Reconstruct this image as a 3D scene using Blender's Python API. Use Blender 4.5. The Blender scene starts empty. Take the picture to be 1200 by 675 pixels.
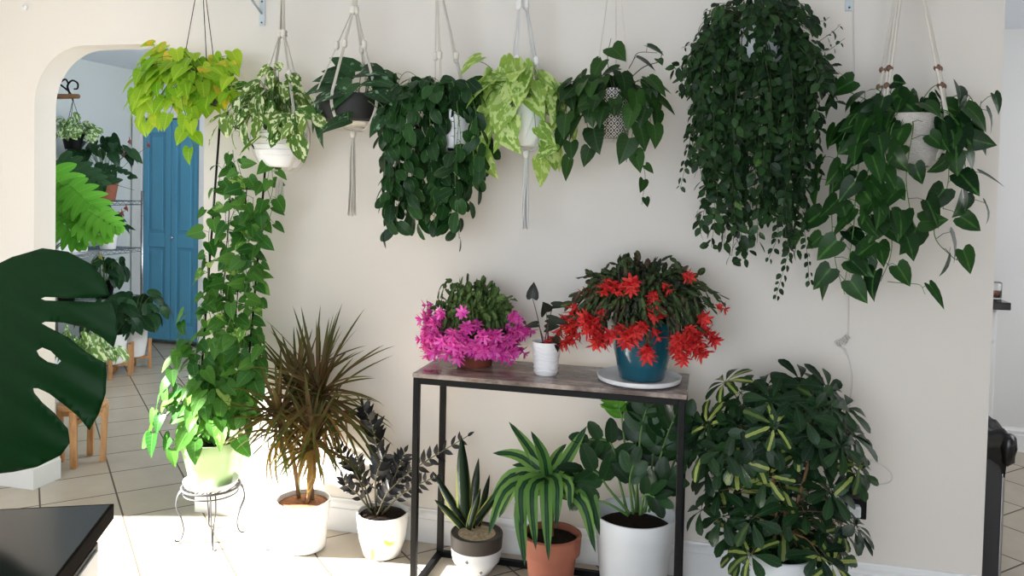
import bpy, math, random
from mathutils import Vector, Matrix, geometry
V3 = Vector
TAU = math.tau
SC = bpy.context.scene
COL = SC.collection

# ------------------------------------------------------------------ camera
F, PX, PY, H, D = 950.0, 600.0, 251.0, 1.45, 3.10
yaw, pit, rol = math.radians(13.9), math.radians(1.85), math.radians(1.255)
fw = V3((-math.sin(yaw) * math.cos(pit), math.cos(yaw) * math.cos(pit), -math.sin(pit)))
r0 = V3((math.cos(yaw), math.sin(yaw), 0))
u0 = r0.cross(fw)
RR = r0 * math.cos(rol) + u0 * math.sin(rol)
UU = u0 * math.cos(rol) - r0 * math.sin(rol)
CC = V3((0, 0, H))


def ray(x, y):
    return fw + RR * ((x - PX) / F) - UU * ((y - PY) / F)


def at(x, y, Y):
    d = ray(x, y)
    return CC + d * (Y / d.y)


def atz(x, y, Z):
    d = ray(x, y)
    return CC + d * ((Z - H) / d.z)


def atx(x, y, X):
    d = ray(x, y)
    return CC + d * (X / d.x)


cam_d = bpy.data.cameras.new('camera')
cam = bpy.data.objects.new('camera', cam_d)
COL.objects.link(cam)
M = Matrix((RR, UU, -fw)).transposed().to_4x4()
M.translation = CC
cam.matrix_world = M
cam_d.sensor_width = 36
cam_d.lens = F / 1200 * 36
cam_d.shift_y = -(337.5 - PY) / 1200
cam_d.clip_start = 0.02
SC.camera = cam

# ------------------------------------------------------------------ mesh helpers


class MB:
    def __init__(s):
        s.v, s.f, s.uv, s.rn = [], [], [], []

    def add(s, vs, fs, uv=None, rn=0.0):
        b = len(s.v)
        s.v += [tuple(p) for p in vs]
        s.f += [tuple(i + b for i in f) for f in fs]
        s.uv += uv if uv else [(0.0, 0.0)] * len(vs)
        s.rn += [rn] * len(vs)


def build(name, mb, mat, parent=None, smooth=True):
    """link the collected geometry as ONE mesh object; parents are unrotated empties"""
    off = Vector(parent['_o']) if parent is not None else V3((0, 0, 0))
    if parent is not None and off.y < D and off.x > -2.2:      # foliage leans on the wall, never through it
        mb.v = [(x, y if y < D - .05 else D - .05 + .045 * math.tanh((y - D + .05) / .15), z) if -2.2 < x < .95 and y < D + .5 else (x, y, z) for x, y, z in mb.v] if name in ('foliage', 'dry_leaves', 'stems', 'young_leaves', 'flowers') else mb.v
    me = bpy.data.meshes.new(name)
    me.from_pydata([tuple(V3(p) - off) for p in mb.v], [], mb.f)
    a = me.attributes.new('luv', 'FLOAT_VECTOR', 'POINT')
    a.data.foreach_set('vector', [c for q in mb.uv for c in (q[0], q[1], 0.0)])
    b = me.attributes.new('rnd', 'FLOAT', 'POINT')
    b.data.foreach_set('value', mb.rn)
    if smooth:
        me.polygons.foreach_set('use_smooth', [True] * len(me.polygons))
    me.update()
    o = bpy.data.objects.new(name, me)
    me.materials.append(mat)
    COL.objects.link(o)
    if parent is not None:
        o.parent = parent
        o['_o'] = tuple(off)
    else:
        o['_o'] = (0.0, 0.0, 0.0)
    return o


def thing(name, label, cat, loc, group=None):
    o = bpy.data.objects.new(name, None)
    o.empty_display_size = 0.05
    COL.objects.link(o)
    o.location = loc
    o['_o'] = tuple(loc)
    tag(o, label, cat, group)
    return o


def tag(o, label, cat, group=None):
    o['label'] = label
    o['category'] = cat
    if group:
        o['group'] = group
    return o


def origin(o):
    """move a top-level mesh's origin to the base of its shape"""
    me = o.data
    xs = [v.co for v in me.vertices]
    c = sum(xs, V3()) / len(xs)
    c.z = min(v.z for v in xs)
    me.transform(Matrix.Translation(-c))
    o.location = c
    o['_o'] = tuple(c)
    return o


def struct(name, mb, mat, parent=None, smooth=False):
    o = build(name, mb, mat, parent, smooth)
    if parent is None:
        o['kind'] = 'structure'
    return o


def sharp(o, ang=35):
    me = o.data
    me.polygons.foreach_set('use_smooth', [True] * len(me.polygons))
    me.set_sharp_from_angle(angle=math.radians(ang))
    return o


def bevel(o, w=0.004, seg=2):
    m = o.modifiers.new('bevel', 'BEVEL')
    m.width = w
    m.segments = seg
    m.limit_method = 'ANGLE'
    return o


def box(mb, lo, hi, T=None):
    x0, y0, z0 = lo
    x1, y1, z1 = hi
    vs = [V3(p) for p in ((x0, y0, z0), (x1, y0, z0), (x1, y1, z0), (x0, y1, z0), (x0, y0, z1), (x1, y0, z1), (x1, y1, z1), (x0, y1, z1))]
    if T:
        vs = [T @ p for p in vs]
    mb.add(vs, [(0, 3, 2, 1), (4, 5, 6, 7), (0, 1, 5, 4), (1, 2, 6, 5), (2, 3, 7, 6), (3, 0, 4, 7)])


def spline(pts, n=6):
    pts = [V3(p) for p in pts]
    if len(pts) < 3:
        a, b = pts[0], pts[-1]
        return [a.lerp(b, i / n) for i in range(n + 1)]
    P = [pts[0] * 2 - pts[1]] + pts + [pts[-1] * 2 - pts[-2]]
    out = []
    for i in range(1, len(P) - 2):
        for k in range(n):
            t = k / n
            a, b, c, d = P[i - 1], P[i], P[i + 1], P[i + 2]
            out.append(0.5 * (2 * b + (c - a) * t + (2 * a - 5 * b + 4 * c - d) * t * t + (3 * b - 3 * c + d - a) * t ** 3))
    out.append(pts[-1])
    return out


def frames(pts):
    T = []
    for i in range(len(pts)):
        t = pts[min(i + 1, len(pts) - 1)] - pts[max(i - 1, 0)]
        T.append(t.normalized() if t.length > 1e-9 else V3((0, 0, 1)))
    n = T[0].orthogonal().normalized()
    out = []
    for t in T:
        n = (n - t * n.dot(t))
        n = n.normalized() if n.length > 1e-6 else t.orthogonal().normalized()
        out.append((t, n, t.cross(n)))
    return out


def tube(mb, pts, r, r1=None, sides=6, cap=True, rn=0.0, closed=False):
    pts = [V3(p) for p in pts]
    r1 = r if r1 is None else r1
    N = len(pts)
    vs, fs, uv = [], [], []
    L = 0.0
    for i, (p, (t, n, b)) in enumerate(zip(pts, frames(pts))):
        if i:
            L += (pts[i] - pts[i - 1]).length
        rad = r + (r1 - r) * i / max(1, N - 1)
        for k in range(sides):
            a = TAU * k / sides
            vs.append(p + n * (math.cos(a) * rad) + b * (math.sin(a) * rad))
            uv.append((k / sides, L))
    for i in range(N - 1):
        for k in range(sides):
            k2 = (k + 1) % sides
            fs.append((i * sides + k, i * sides + k2, (i + 1) * sides + k2, (i + 1) * sides + k))
    if cap:
        fs.append(tuple(range(sides - 1, -1, -1)))
        fs.append(tuple(range((N - 1) * sides, N * sides)))
    mb.add(vs, fs, uv, rn)


def lathe(mb, prof, c=(0, 0, 0), seg=40, wob=None):
    """prof: list of (r, z). closed at r=0 ends"""
    c = V3(c)
    vs, fs, uv = [], [], []
    for j, (r, z) in enumerate(prof):
        for k in range(seg):
            a = TAU * k / seg
            rr = r + (wob(a, z) if wob else 0)
            vs.append(c + V3((math.cos(a) * rr, math.sin(a) * rr, z)))
            uv.append((k / seg, z))
    for j in range(len(prof) - 1):
        for k in range(seg):
            k2 = (k + 1) % seg
            fs.append((j * seg + k, j * seg + k2, (j + 1) * seg + k2, (j + 1) * seg + k))
    if prof[0][0] > 1e-6:
        fs.append(tuple(range(seg - 1, -1, -1)))
    if prof[-1][0] > 1e-6:
        n = len(prof) - 1
        fs.append(tuple(range(n * seg, (n + 1) * seg)))
    mb.add(vs, fs, uv)


def ball(mb, c, r, sz=1.0, seg=10):
    prof = []
    n = 7
    for i in range(n + 1):
        a = math.pi * i / n
        prof.append((max(1e-4, math.sin(a) * r), -math.cos(a) * r * sz))
    lathe(mb, prof, c, seg)


def ring(mb, c, R, r, axis='z', seg=28, sides=8):
    c = V3(c)
    vs, fs = [], []
    for i in range(seg):
        a = TAU * i / seg
        for k in range(sides):
            b = TAU * k / sides
            rr = R + math.cos(b) * r
            p = V3((math.cos(a) * rr, math.sin(a) * rr, math.sin(b) * r))
            if axis == 'y':
                p = V3((p.x, p.z, p.y))
            if axis == 'x':
                p = V3((p.z, p.x, p.y))
            vs.append(c + p)
    for i in range(seg):
        for k in range(sides):
            i2, k2 = (i + 1) % seg, (k + 1) % sides
            fs.append((i * sides + k, i2 * sides + k, i2 * sides + k2, i * sides + k2))
    mb.add(vs, fs)


# ------------------------------------------------------------------ leaves
SH = {
    'heart': [(0, -.02, .03), (.02, -.13, .22), (.07, -.12, .4), (.2, .06, .5), (.42, .33, .46), (.65, .6, .31), (.85, .83, .13), (1, 1, 0)],
    'ovate': [(0, 0, .03), (.08, .04, .24), (.22, .18, .42), (.42, .4, .5), (.64, .62, .43), (.84, .83, .23), (1, 1, 0)],
    'lance': [(0, 0, .06), (.15, .15, .32), (.35, .35, .5), (.6, .6, .42), (.82, .82, .2), (1, 1, 0)],
    'oval': [(0, 0, .03), (.12, .1, .34), (.32, .3, .49), (.58, .58, .5), (.82, .82, .36), (.95, .95, .17), (1, 1, 0.02)],
    'spoon': [(0, 0, .05), (.2, .2, .2), (.45, .45, .4), (.7, .7, .5), (.88, .88, .38), (1, 1, .04)],
    'small': [(0, 0, .04), (.2, .18, .4), (.5, .5, .5), (.8, .8, .28), (1, 1, 0)],
    'strap': [(0, 0, .4), (.12, .12, .46), (.28, .28, .5), (.45, .45, .48), (.6, .6, .42), (.75, .75, .32), (.88, .88, .19), (1, 1, 0)],
    'petal': [(0, 0, .2), (.4, .4, .5), (.75, .75, .36), (1, 1, 0)],
}


CLR = []      # picture windows through which a pot stays in view: leaves are pruned there


def pr(p):
    v = V3(p) - CC
    z = v.dot(fw)
    return PX + F * v.dot(RR) / z, PY - F * v.dot(UU) / z


def pruned(p):
    for x0, y0, x1, y1, ym in CLR:
        if p.y < ym:
            x, y = pr(p)
            if x0 < x < x1 and y0 < y < y1:
                return True
    return False


def pathleaf(mb, pts, W, n, fold=.2, rn=None, seg=9, sh='strap', rng=random):
    """long leaf whose midrib follows a spline"""
    rn = rng.random() if rn is None else rn
    pts = spline(pts, 8)
    cum = [0.0]
    for a, b in zip(pts, pts[1:]):
        cum.append(cum[-1] + (b - a).length)
    rows = SH[sh]
    vs, uv, fs = [], [], []
    for i in range(seg + 1):
        f = i / seg
        k = 0
        while k < len(rows) - 2 and rows[k + 1][0] < f:
            k += 1
        u = (f - rows[k][0]) / (rows[k + 1][0] - rows[k][0])
        w = rows[k][2] * (1 - u) + rows[k + 1][2] * u
        s = f * cum[-1]
        j = 0
        while j < len(cum) - 2 and cum[j + 1] < s:
            j += 1
        v = (s - cum[j]) / max(1e-6, cum[j + 1] - cum[j])
        p = pts[j].lerp(pts[j + 1], v)
        T = (pts[j + 1] - pts[j]).normalized()
        m = n - T * n.dot(T)
        m = m.normalized() if m.length > .05 else T.orthogonal().normalized()
        sd = T.cross(m)
        for q in (-1, -.5, 0, .5, 1):
            vs.append(p + sd * (q * w * W) + m * (fold * W * w * abs(q)))
            uv.append((q * w * 2, f))
    for i in range(seg):
        for k in range(4):
            a = i * 5 + k
            fs.append((a, a + 1, a + 6, a + 5))
    mb.add(vs, fs, uv, rn)


def leaf(mb, p, d, n, L, W, sh='ovate', fold=.18, droop=.5, rn=None, cols=1, twist=0.0, rng=random):
    d = d.normalized()
    n = n - d * n.dot(d)
    n = n.normalized() if n.length > 1e-6 else d.orthogonal().normalized()
    rn = rng.random() if rn is None else rn
    if CLR and (pruned(p + d * L * .5) or pruned(p + d * L * .9) or pruned(p + d * L * .1)):
        return
    rows = SH[sh]
    cur = V3(p)
    pt = 0.0
    vs, uv, fs = [], [], []
    nc = 2 * cols + 1
    for i, (tm, ts, w) in enumerate(rows):
        dt = tm - pt
        if i:
            ax = d.cross(n)
            a = -droop * dt
            q = Matrix.Rotation(a, 3, ax)
            d, n = (q @ d).normalized(), (q @ n).normalized()
            if twist:
                n = (Matrix.Rotation(twist * dt, 3, d) @ n).normalized()
            cur = cur + d * (L * dt)
        pt = tm
        s = d.cross(n)
        for k in range(-cols, cols + 1):
            f = k / cols
            q = cur + s * (f * w * W) + n * (fold * W * w * abs(f) ** 1.3) + d * ((ts - tm) * L * abs(f))
            vs.append(q)
            uv.append((f * w * 2, tm))
    for i in range(len(rows) - 1):
        for k in range(nc - 1):
            a = i * nc + k
            fs.append((a, a + 1, a + nc + 1, a + nc))
    mb.add(vs, fs, uv, rn)


def blade(mb, p, d, n, L, W, T, sh='lance', droop=.3, twist=0.0, rn=0.0):
    """a thick leaf with a lens cross section"""
    d = d.normalized()
    n = n - d * n.dot(d)
    n = n.normalized() if n.length > 1e-6 else d.orthogonal().normalized()
    rows = SH[sh]
    cur = V3(p)
    pt = 0
    vs, uv, fs = [], [], []
    for i, (tm, ts, w) in enumerate(rows):
        dt = tm - pt
        if i:
            q = Matrix.Rotation(-droop * dt, 3, d.cross(n))
            d, n = (q @ d).normalized(), (q @ n).normalized()
            if twist:
                n = (Matrix.Rotation(twist * dt, 3, d) @ n).normalized()
            cur = cur + d * (L * dt)
        pt = tm
        s = d.cross(n)
        w = max(w, .01)
        for (a, b, uu) in ((-1, 0, -1), (0, 1, 0), (1, 0, 1), (0, -1, 0)):
            vs.append(cur + s * (a * w * W) + n * (b * T * min(1, w * 2.2) * .5))
            uv.append((uu * w * 2, tm))
    for i in range(len(rows) - 1):
        for k in range(4):
            k2 = (k + 1) % 4
            fs.append((i * 4 + k, i * 4 + k2, i * 4 + 4 + k2, i * 4 + 4 + k))
    fs.append((3, 2, 1, 0))
    mb.add(vs, fs, uv, rn)


def rv(rng, s=1.0):
    return V3((rng.uniform(-s, s), rng.uniform(-s, s), rng.uniform(-s, s)))


OUT = V3((0, -1, 0))
UP = V3((0, 0, 1))


def vine(path, st, fo, rng, sp, L, W, sh, axis=None, r=.0018, start=0.0, pet=.02, n=6, spread=.6, upn=.35, fold=.15, droop=.6, lenfall=0.0, cols=1, both=False, jit=.35):
    pts = spline(path, n)
    tube(st, pts, r, r * .6, 5)
    cum = [0.0]
    for a, b in zip(pts, pts[1:]):
        cum.append(cum[-1] + (b - a).length)
    tot = cum[-1]
    s = start + rng.random() * sp
    side = rng.choice((-1, 1))
    while s < tot:
        i = 0
        while i < len(cum) - 2 and cum[i + 1] < s:
            i += 1
        t = (s - cum[i]) / max(1e-6, cum[i + 1] - cum[i])
        p = pts[i].lerp(pts[i + 1], t)
        T = (pts[i + 1] - pts[i]).normalized()
        ax = axis if axis is not None else p - OUT
        rad = V3((p.x - ax.x, p.y - ax.y, 0))
        rad = rad.normalized() if rad.length > .01 else OUT.copy()
        out = (rad * .6 + OUT * .75).normalized()
        for sd in ((1, -1) if both else (side,)):
            sv = T.cross(out)
            sv = sv.normalized() * sd if sv.length > .05 else rv(rng).normalized()
            pd = (sv * spread + out * .5 + UP * .25 + rv(rng, jit)).normalized()
            lp = p + pd * pet * rng.uniform(.6, 1.3)
            if pet > .008:
                tube(fo, [p, p.lerp(lp, .5) + UP * pet * .12, lp], r * .6, r * .5, 4, rn=.5)
            dd = (sv * spread * .8 + V3((0, 0, -.8)) + out * .35 + T * .25 + rv(rng, jit)).normalized()
            nn = (out * .9 + UP * upn + sv * .25 + rv(rng, jit * 1.15)).normalized()
            k = rng.uniform(.7, 1.15) * (1 - lenfall * s / tot)
            leaf(fo, lp, dd, nn, L * k, W * k * rng.uniform(.9, 1.1), sh, fold, droop * rng.uniform(.3, 1.3), None, cols, 0.0, rng)
        side = -side
        s += sp * rng.uniform(.75, 1.25)


def mound(st, fo, rng, c, rx, ry, rz, n, anchor, L, W, sh, lo=-.5, r=.0016, fold=.15, droop=.6, upn=.55, inner=.5, cols=1, anch_r=.05):
    c, anchor = V3(c), V3(anchor)
    for i in range(n):
        while True:
            q = rv(rng)
            if .05 < q.length < 1 and q.z / q.length > lo:
                break
        q.normalize()
        k = rng.uniform(inner, 1)
        p = c + V3((q.x * rx, q.y * ry, q.z * rz)) * k
        a = anchor + V3((q.x * anch_r, q.y * anch_r, 0))
        mid = a.lerp(p, .55) + UP * (p - a).length * .22
        tube(st, spline([a, mid, p], 4), r, r * .7, 4)
        dd = (V3((q.x, q.y, q.z * .3)) * .7 + V3((0, 0, -.65)) + rv(rng, .4)).normalized()
        nn = (V3((q.x, q.y, 0)) * .5 + OUT * .45 + UP * upn + rv(rng, .4)).normalized()
        s = rng.uniform(.7, 1.15)
        leaf(fo, p, dd, nn, L * s, W * s, sh, fold, droop * rng.uniform(.2, 1.4), None, cols, 0.0, rng)


# ------------------------------------------------------------------ materials
def lin(c):
    """sRGB 0..255 -> linear"""
    o = []
    for v in c:
        v = v / 255
        o.append(v / 12.92 if v <= .04045 else ((v + .055) / 1.055) ** 2.4)
    return (*o, 1.0)


class NT:
    def __init__(s, name):
        s.m = bpy.data.materials.new(name)
        s.m.use_nodes = True
        s.n = s.m.node_tree.nodes
        s.l = s.m.node_tree.links
        s.b = s.n['Principled BSDF']
        s.out = s.n['Material Output']

    def node(s, t, **k):
        o = s.n.new(t)
        for a, b in k.items():
            setattr(o, a, b)
        return o

    def put(s, sock, v):
        if isinstance(v, (int, float)):
            sock.default_value = v
        elif isinstance(v, tuple):
            sock.default_value = v
        else:
            s.l.new(v, sock)

    def math(s, op, a, b=0.0, c=None):
        o = s.node('ShaderNodeMath', operation=op)
        s.put(o.inputs[0], a)
        s.put(o.inputs[1], b)
        if c is not None:
            s.put(o.inputs[2], c)
        return o.outputs[0]

    def mix(s, f, a, b, bt='MIX'):
        o = s.node('ShaderNodeMix', data_type='RGBA', blend_type=bt)
        s.put(o.inputs[0], f)
        s.put(o.inputs[6], a)
        s.put(o.inputs[7], b)
        return o.outputs[2]

    def noise(s, vec, scale, detail=2.0, rough=.5):
        o = s.node('ShaderNodeTexNoise')
        if vec is not None:
            s.l.new(vec, o.inputs['Vector'])
        o.inputs['Scale'].default_value = scale
        o.inputs['Detail'].default_value = detail
        o.inputs['Roughness'].default_value = rough
        return o.outputs['Fac']

    def obj(s):
        return s.node('ShaderNodeTexCoord').outputs['Object']

    def geo(s):
        return s.node('ShaderNodeNewGeometry').outputs['Position']

    def attr(s, a):
        return s.node('ShaderNodeAttribute', attribute_name=a)

    def step(s, x, lo, hi):
        o = s.node('ShaderNodeMapRange', interpolation_type='SMOOTHSTEP')
        s.put(o.inputs[0], x)
        o.inputs[1].default_value = lo
        o.inputs[2].default_value = hi
        return o.outputs[0]

    def bump(s, h, st=.3, dist=.002):
        o = s.node('ShaderNodeBump')
        o.inputs['Strength'].default_value = st
        o.inputs['Distance'].default_value = dist
        s.put(o.inputs['Height'], h)
        s.l.new(o.outputs[0], s.b.inputs['Normal'])

    def set(s, base=None, rough=None, metal=None, spec=None, coat=None):
        if base is not None:
            s.put(s.b.inputs['Base Color'], base)
        if rough is not None:
            s.put(s.b.inputs['Roughness'], rough)
        if metal is not None:
            s.put(s.b.inputs['Metallic'], metal)
        if spec is not None:
            s.put(s.b.inputs['Specular IOR Level'], spec)
        if coat is not None:
            s.put(s.b.inputs['Coat Weight'], coat)
        return s.m


def plain(name, c, rough=.5, metal=0.0, var=.06, scale=18, bump=0.0, spec=.5, coat=0.0):
    t = NT(name)
    c = lin(c)
    nz = t.noise(t.obj(), scale, 3)
    dk = tuple(x * (1 - var * 2) for x in c[:3]) + (1,)
    lt = tuple(min(1, x * (1 + var)) for x in c[:3]) + (1,)
    t.set(t.mix(nz, dk, lt), rough, metal, spec, coat)
    if bump:
        t.bump(t.noise(t.obj(), scale * 6, 3), bump, .001)
    return t.m


def leafmat(name, dark, light, var=None, mode='none', amt=.5, rough=.42, trans=.22, vein=.3, spec=.18):
    t = NT(name)
    A = t.attr('luv').outputs['Vector']
    sep = t.node('ShaderNodeSeparateXYZ')
    t.l.new(A, sep.inputs[0])
    rn = t.attr('rnd').outputs['Fac']
    u, v = sep.outputs[0], sep.outputs[1]
    au = t.math('ABSOLUTE', u)
    k_ = .84 if trans < .2 else (.88 if trans < .3 else 1.0)     # glossy evergreen leaves are the darkest
    dark, light = [tuple(v * k_ for v in q) for q in (dark, light)]
    col = t.mix(rn, lin(dark), lin(light))
    cmb = t.node('ShaderNodeCombineXYZ')
    t.put(cmb.inputs[0], t.math('MULTIPLY', u, 1.2))
    t.put(cmb.inputs[1], t.math('MULTIPLY', v, 2.0))
    t.put(cmb.inputs[2], t.math('MULTIPLY', rn, 41.0))
    nz = t.noise(cmb.outputs[0], 1.5, 2, .55)
    if var:
        vc = lin(var)
        if mode == 'noise':
            f = t.step(nz, .62 - amt * .3, .68 - amt * .3)
        elif mode == 'stripe':
            f = t.math('SUBTRACT', 1.0, t.step(t.math('ADD', au, t.math('MULTIPLY', nz, .35)), amt * .5 + .1, amt * .5 + .26))
        elif mode == 'edge':
            f = t.step(au, 1 - amt, 1 - amt + .08)
        elif mode == 'tip':
            f = t.step(t.math('ADD', v, t.math('MULTIPLY', nz, .6)), 1.2 - amt * .6, 1.5 - amt * .6)
        elif mode == 'somestripe':
            f = t.math('MULTIPLY', t.step(rn, 1 - amt, 1 - amt + .1), t.math('SUBTRACT', 1.0, t.step(t.math('ADD', au, t.math('MULTIPLY', nz, .5)), .5, .62)))
        elif mode == 'some':
            f = t.math('MULTIPLY', t.step(rn, 1 - amt, 1 - amt + .12), t.step(nz, .48, .56))
        col = t.mix(f, col, vc)
    # pale midrib and side veins
    mid = t.math('SUBTRACT', 1.0, t.step(au, .02, .09))
    w = t.math('FRACT', t.math('ADD', t.math('MULTIPLY', v, 7.0), t.math('MULTIPLY', au, -1.6)))
    sv = t.math('SUBTRACT', 1.0, t.step(t.math('ABSOLUTE', t.math('SUBTRACT', w, .5)), .03, .14))
    f = t.math('MAXIMUM', mid, t.math('MULTIPLY', sv, .35))
    lv = tuple(min(1, x * 1.6 + .05) for x in lin(light)[:3]) + (1,)
    col = t.mix(t.math('MULTIPLY', f, vein), col, lv)
    t.set(col, rough, 0.0, spec)
    t.bump(t.math('SUBTRACT', nz, t.math('MULTIPLY', f, .6)), .25, .002)
    tr = t.node('ShaderNodeBsdfTranslucent')
    t.l.new(t.mix(1.0, col, (1.3, 1.5, .7, 1), 'MULTIPLY'), tr.inputs[0])
    ms = t.node('ShaderNodeMixShader')
    ms.inputs[0].default_value = trans
    t.l.new(t.b.outputs[0], ms.inputs[1])
    t.l.new(tr.outputs[0], ms.inputs[2])
    t.l.new(ms.outputs[0], t.out.inputs[0])
    return t.m


def wallmat(name, c, bump=.15):
    t = NT(name)
    c = lin(c)
    p = t.geo()
    nz = t.noise(p, 2.5, 4)
    t.set(t.mix(nz, tuple(x * .965 for x in c[:3]) + (1,), c), .62, 0, .3)
    t.bump(t.noise(p, 160, 3), bump, .001)
    return t.m


def tilemat():
    t = NT('floor_tile')
    sep = t.node('ShaderNodeSeparateXYZ')
    t.l.new(t.geo(), sep.inputs[0])
    x, y = sep.outputs[0], sep.outputs[1]
    s = .4317
    a = t.math('DIVIDE', t.math('ADD', t.math('ADD', x, y), -.525 + s * 20), s)
    b = t.math('DIVIDE', t.math('ADD', t.math('SUBTRACT', y, x), -5.80 + s * 40), s)
    da = t.math('ABSOLUTE', t.math('SUBTRACT', t.math('FRACT', t.math('ADD', a, .5)), .5))
    db = t.math('ABSOLUTE', t.math('SUBTRACT', t.math('FRACT', t.math('ADD', b, .5)), .5))
    g = t.math('SUBTRACT', 1.0, t.step(t.math('MINIMUM', da, db), .008, .017))
    cell = t.node('ShaderNodeTexWhiteNoise')
    cm = t.node('ShaderNodeCombineXYZ')
    t.put(cm.inputs[0], t.math('FLOOR', a))
    t.put(cm.inputs[1], t.math('FLOOR', b))
    t.l.new(cm.outputs[0], cell.inputs['Vector'])
    nz = t.noise(t.geo(), 7, 5, .65)
    col = t.mix(nz, lin((164, 153, 136)), lin((198, 188, 172)))
    col = t.mix(t.math('MULTIPLY', cell.outputs[0], .35), col, lin((184, 168, 142)))
    col = t.mix(g, col, lin((92, 80, 66)))
    t.set(col, t.math('ADD', .28, t.math('MULTIPLY', g, .5)), 0, .45)
    t.bump(t.math('SUBTRACT', t.math('MULTIPLY', nz, .15), g), .5, .003)
    return t.m


def woodmat(name, dark, light, rough=.45, sc=(6, 60, 6)):
    t = NT(name)
    mp = t.node('ShaderNodeMapping')
    t.l.new(t.obj(), mp.inputs[0])
    mp.inputs['Scale'].default_value = sc
    nz = t.noise(mp.outputs[0], 1.0, 5, .6)
    t.set(t.mix(t.step(nz, .3, .7), lin(dark), lin(light)), rough, 0, .4)
    return t.m


def cordmat(name, c):
    t = NT(name)
    A = t.attr('luv').outputs['Vector']
    w = t.node('ShaderNodeTexWave', wave_type='BANDS', bands_direction='DIAGONAL')
    mp = t.node('ShaderNodeMapping')
    t.l.new(A, mp.inputs[0])
    mp.inputs['Scale'].default_value = (6.0, 110, 1)
    t.l.new(mp.outputs[0], w.inputs[0])
    w.inputs['Scale'].default_value = 1.0
    c = lin(c)
    t.set(t.mix(w.outputs['Fac'], tuple(x * .82 for x in c[:3]) + (1,), c), .9, 0, .15)
    t.bump(w.outputs['Fac'], .6, .002)
    return t.m


def glassmat(name, rough=.02):
    t = NT(name)
    t.set((.95, .97, .97, 1), rough)
    t.b.inputs['Transmission Weight'].default_value = 1.0
    t.b.inputs['IOR'].default_value = 1.45
    return t.m


m_wall = wallmat('wall_paint', (227, 221, 213))
m_hall = wallmat('hall_paint', (214, 220, 220))
m_kitch = wallmat('kitchen_paint', (226, 226, 224))
m_ceil = wallmat('ceiling_paint', (226, 232, 240))
m_trim = plain('trim_white', (236, 236, 236), .35, var=.02)
m_tile = tilemat()
m_door = plain('door_blue', (88, 156, 190), .42, var=.05, scale=5)
m_black = plain('black_metal', (9, 9, 10), .5, var=.1, spec=.2)
m_blackgloss = plain('black_gloss', (26, 27, 29), .16, var=.08, scale=30)
m_chrome = plain('chrome_wire', (190, 190, 195), .25, 1.0, var=.03)
m_wood = woodmat('light_wood', (176, 124, 78), (214, 166, 116))
m_cord = cordmat('cream_cord', (240, 234, 222))
m_cordw = cordmat('white_cord', (246, 245, 243))
m_white = plain('white_ceramic', (238, 238, 238), .3, var=.02, spec=.5)
m_whitep = plain('white_plastic', (226, 230, 234), .4, var=.02)
m_terra = plain('terracotta', (160, 96, 74), .8, var=.14, scale=14, bump=.2)
m_terra_d = plain('dark_terracotta', (128, 66, 50), .6, var=.14, scale=14, bump=.2)
m_soil = plain('soil', (44, 34, 27), .95, var=.4, scale=60, bump=.9, spec=.1)
m_bark = plain('bark_mulch', (176, 122, 86), .9, var=.4, scale=70, bump=.9, spec=.1)
m_pebble = plain('pebble_mix', (196, 176, 146), .8, var=.4, scale=90, bump=.9, spec=.2)
m_stem_g = plain('green_stem', (86, 122, 58), .5, var=.1)
m_stem_d = plain('dark_stem', (58, 70, 38), .55, var=.15)
m_stem_b = plain('brown_stem', (110, 84, 52), .7, var=.2)
m_bead = plain('wooden_bead', (116, 84, 66), .5, var=.2)
m_grey = plain('bracket_paint', (196, 206, 212), .4, var=.03)
m_bronze = plain('bronze_edge', (30, 24, 19), .85, 0, var=.25, scale=40, spec=.05)
m_teal = plain('teal_glaze', (14, 82, 100), .18, var=.1, scale=6, coat=.6)
m_bag = plain('black_bag', (12, 12, 13), .28, var=.2, bump=.2)
m_steel = plain('brushed_steel', (70, 70, 74), .4, .5, var=.05)
m_glass = glassmat('clear_glass')

L_neon = leafmat('neon_leaf', (112, 164, 34), (178, 202, 58), (236, 190, 70), 'some', .16, trans=.35)
L_var = leafmat('cream_pothos_leaf', (62, 112, 40), (128, 160, 70), (226, 230, 190), 'noise', .34, trans=.25)
L_satin = leafmat('satin_leaf', (20, 50, 28), (58, 98, 56), (120, 150, 122), 'noise', .1, .42, .12)
L_dark = leafmat('dark_oval_leaf', (16, 48, 22), (48, 92, 40), (104, 146, 92), 'edge', .1, .36, .12)
L_marble = leafmat('marble_leaf', (116, 152, 66), (160, 186, 92), (198, 214, 146), 'noise', .4, .4, .3)
L_heart = leafmat('heart_leaf', (20, 50, 20), (54, 94, 36), None, trans=.14, rough=.38)
L_lip = leafmat('small_trailing_leaf', (14, 40, 20), (48, 84, 40), (120, 150, 70), 'some', .05, .36, .12)
L_brasil = leafmat('brasil_leaf', (14, 46, 20), (44, 86, 34), (60, 104, 38), 'stripe', .1, .38, .14, .16)
L_vine = leafmat('trellis_leaf', (40, 98, 36), (98, 154, 62), (180, 206, 120), 'some', .1, .36, .26)
L_drac = leafmat('dracaena_leaf', (66, 78, 36), (112, 106, 56), (128, 66, 62), 'edge', .34, .4, .22, .12)
L_dead = leafmat('dry_leaf', (122, 106, 50), (168, 124, 70), None, trans=.25, rough=.7, vein=.1)
L_raven = leafmat('black_leaf', (10, 11, 12), (30, 32, 34), None, trans=.01, rough=.3, vein=.08, spec=.35)
L_snake = leafmat('snake_leaf', (26, 44, 28), (34, 58, 36), (176, 186, 96), 'edge', .3, .4, .04, .05)
L_lemon = leafmat('striped_leaf', (84, 130, 58), (124, 164, 84), (18, 56, 32), 'stripe', .66, .4, .22, .08)
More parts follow.
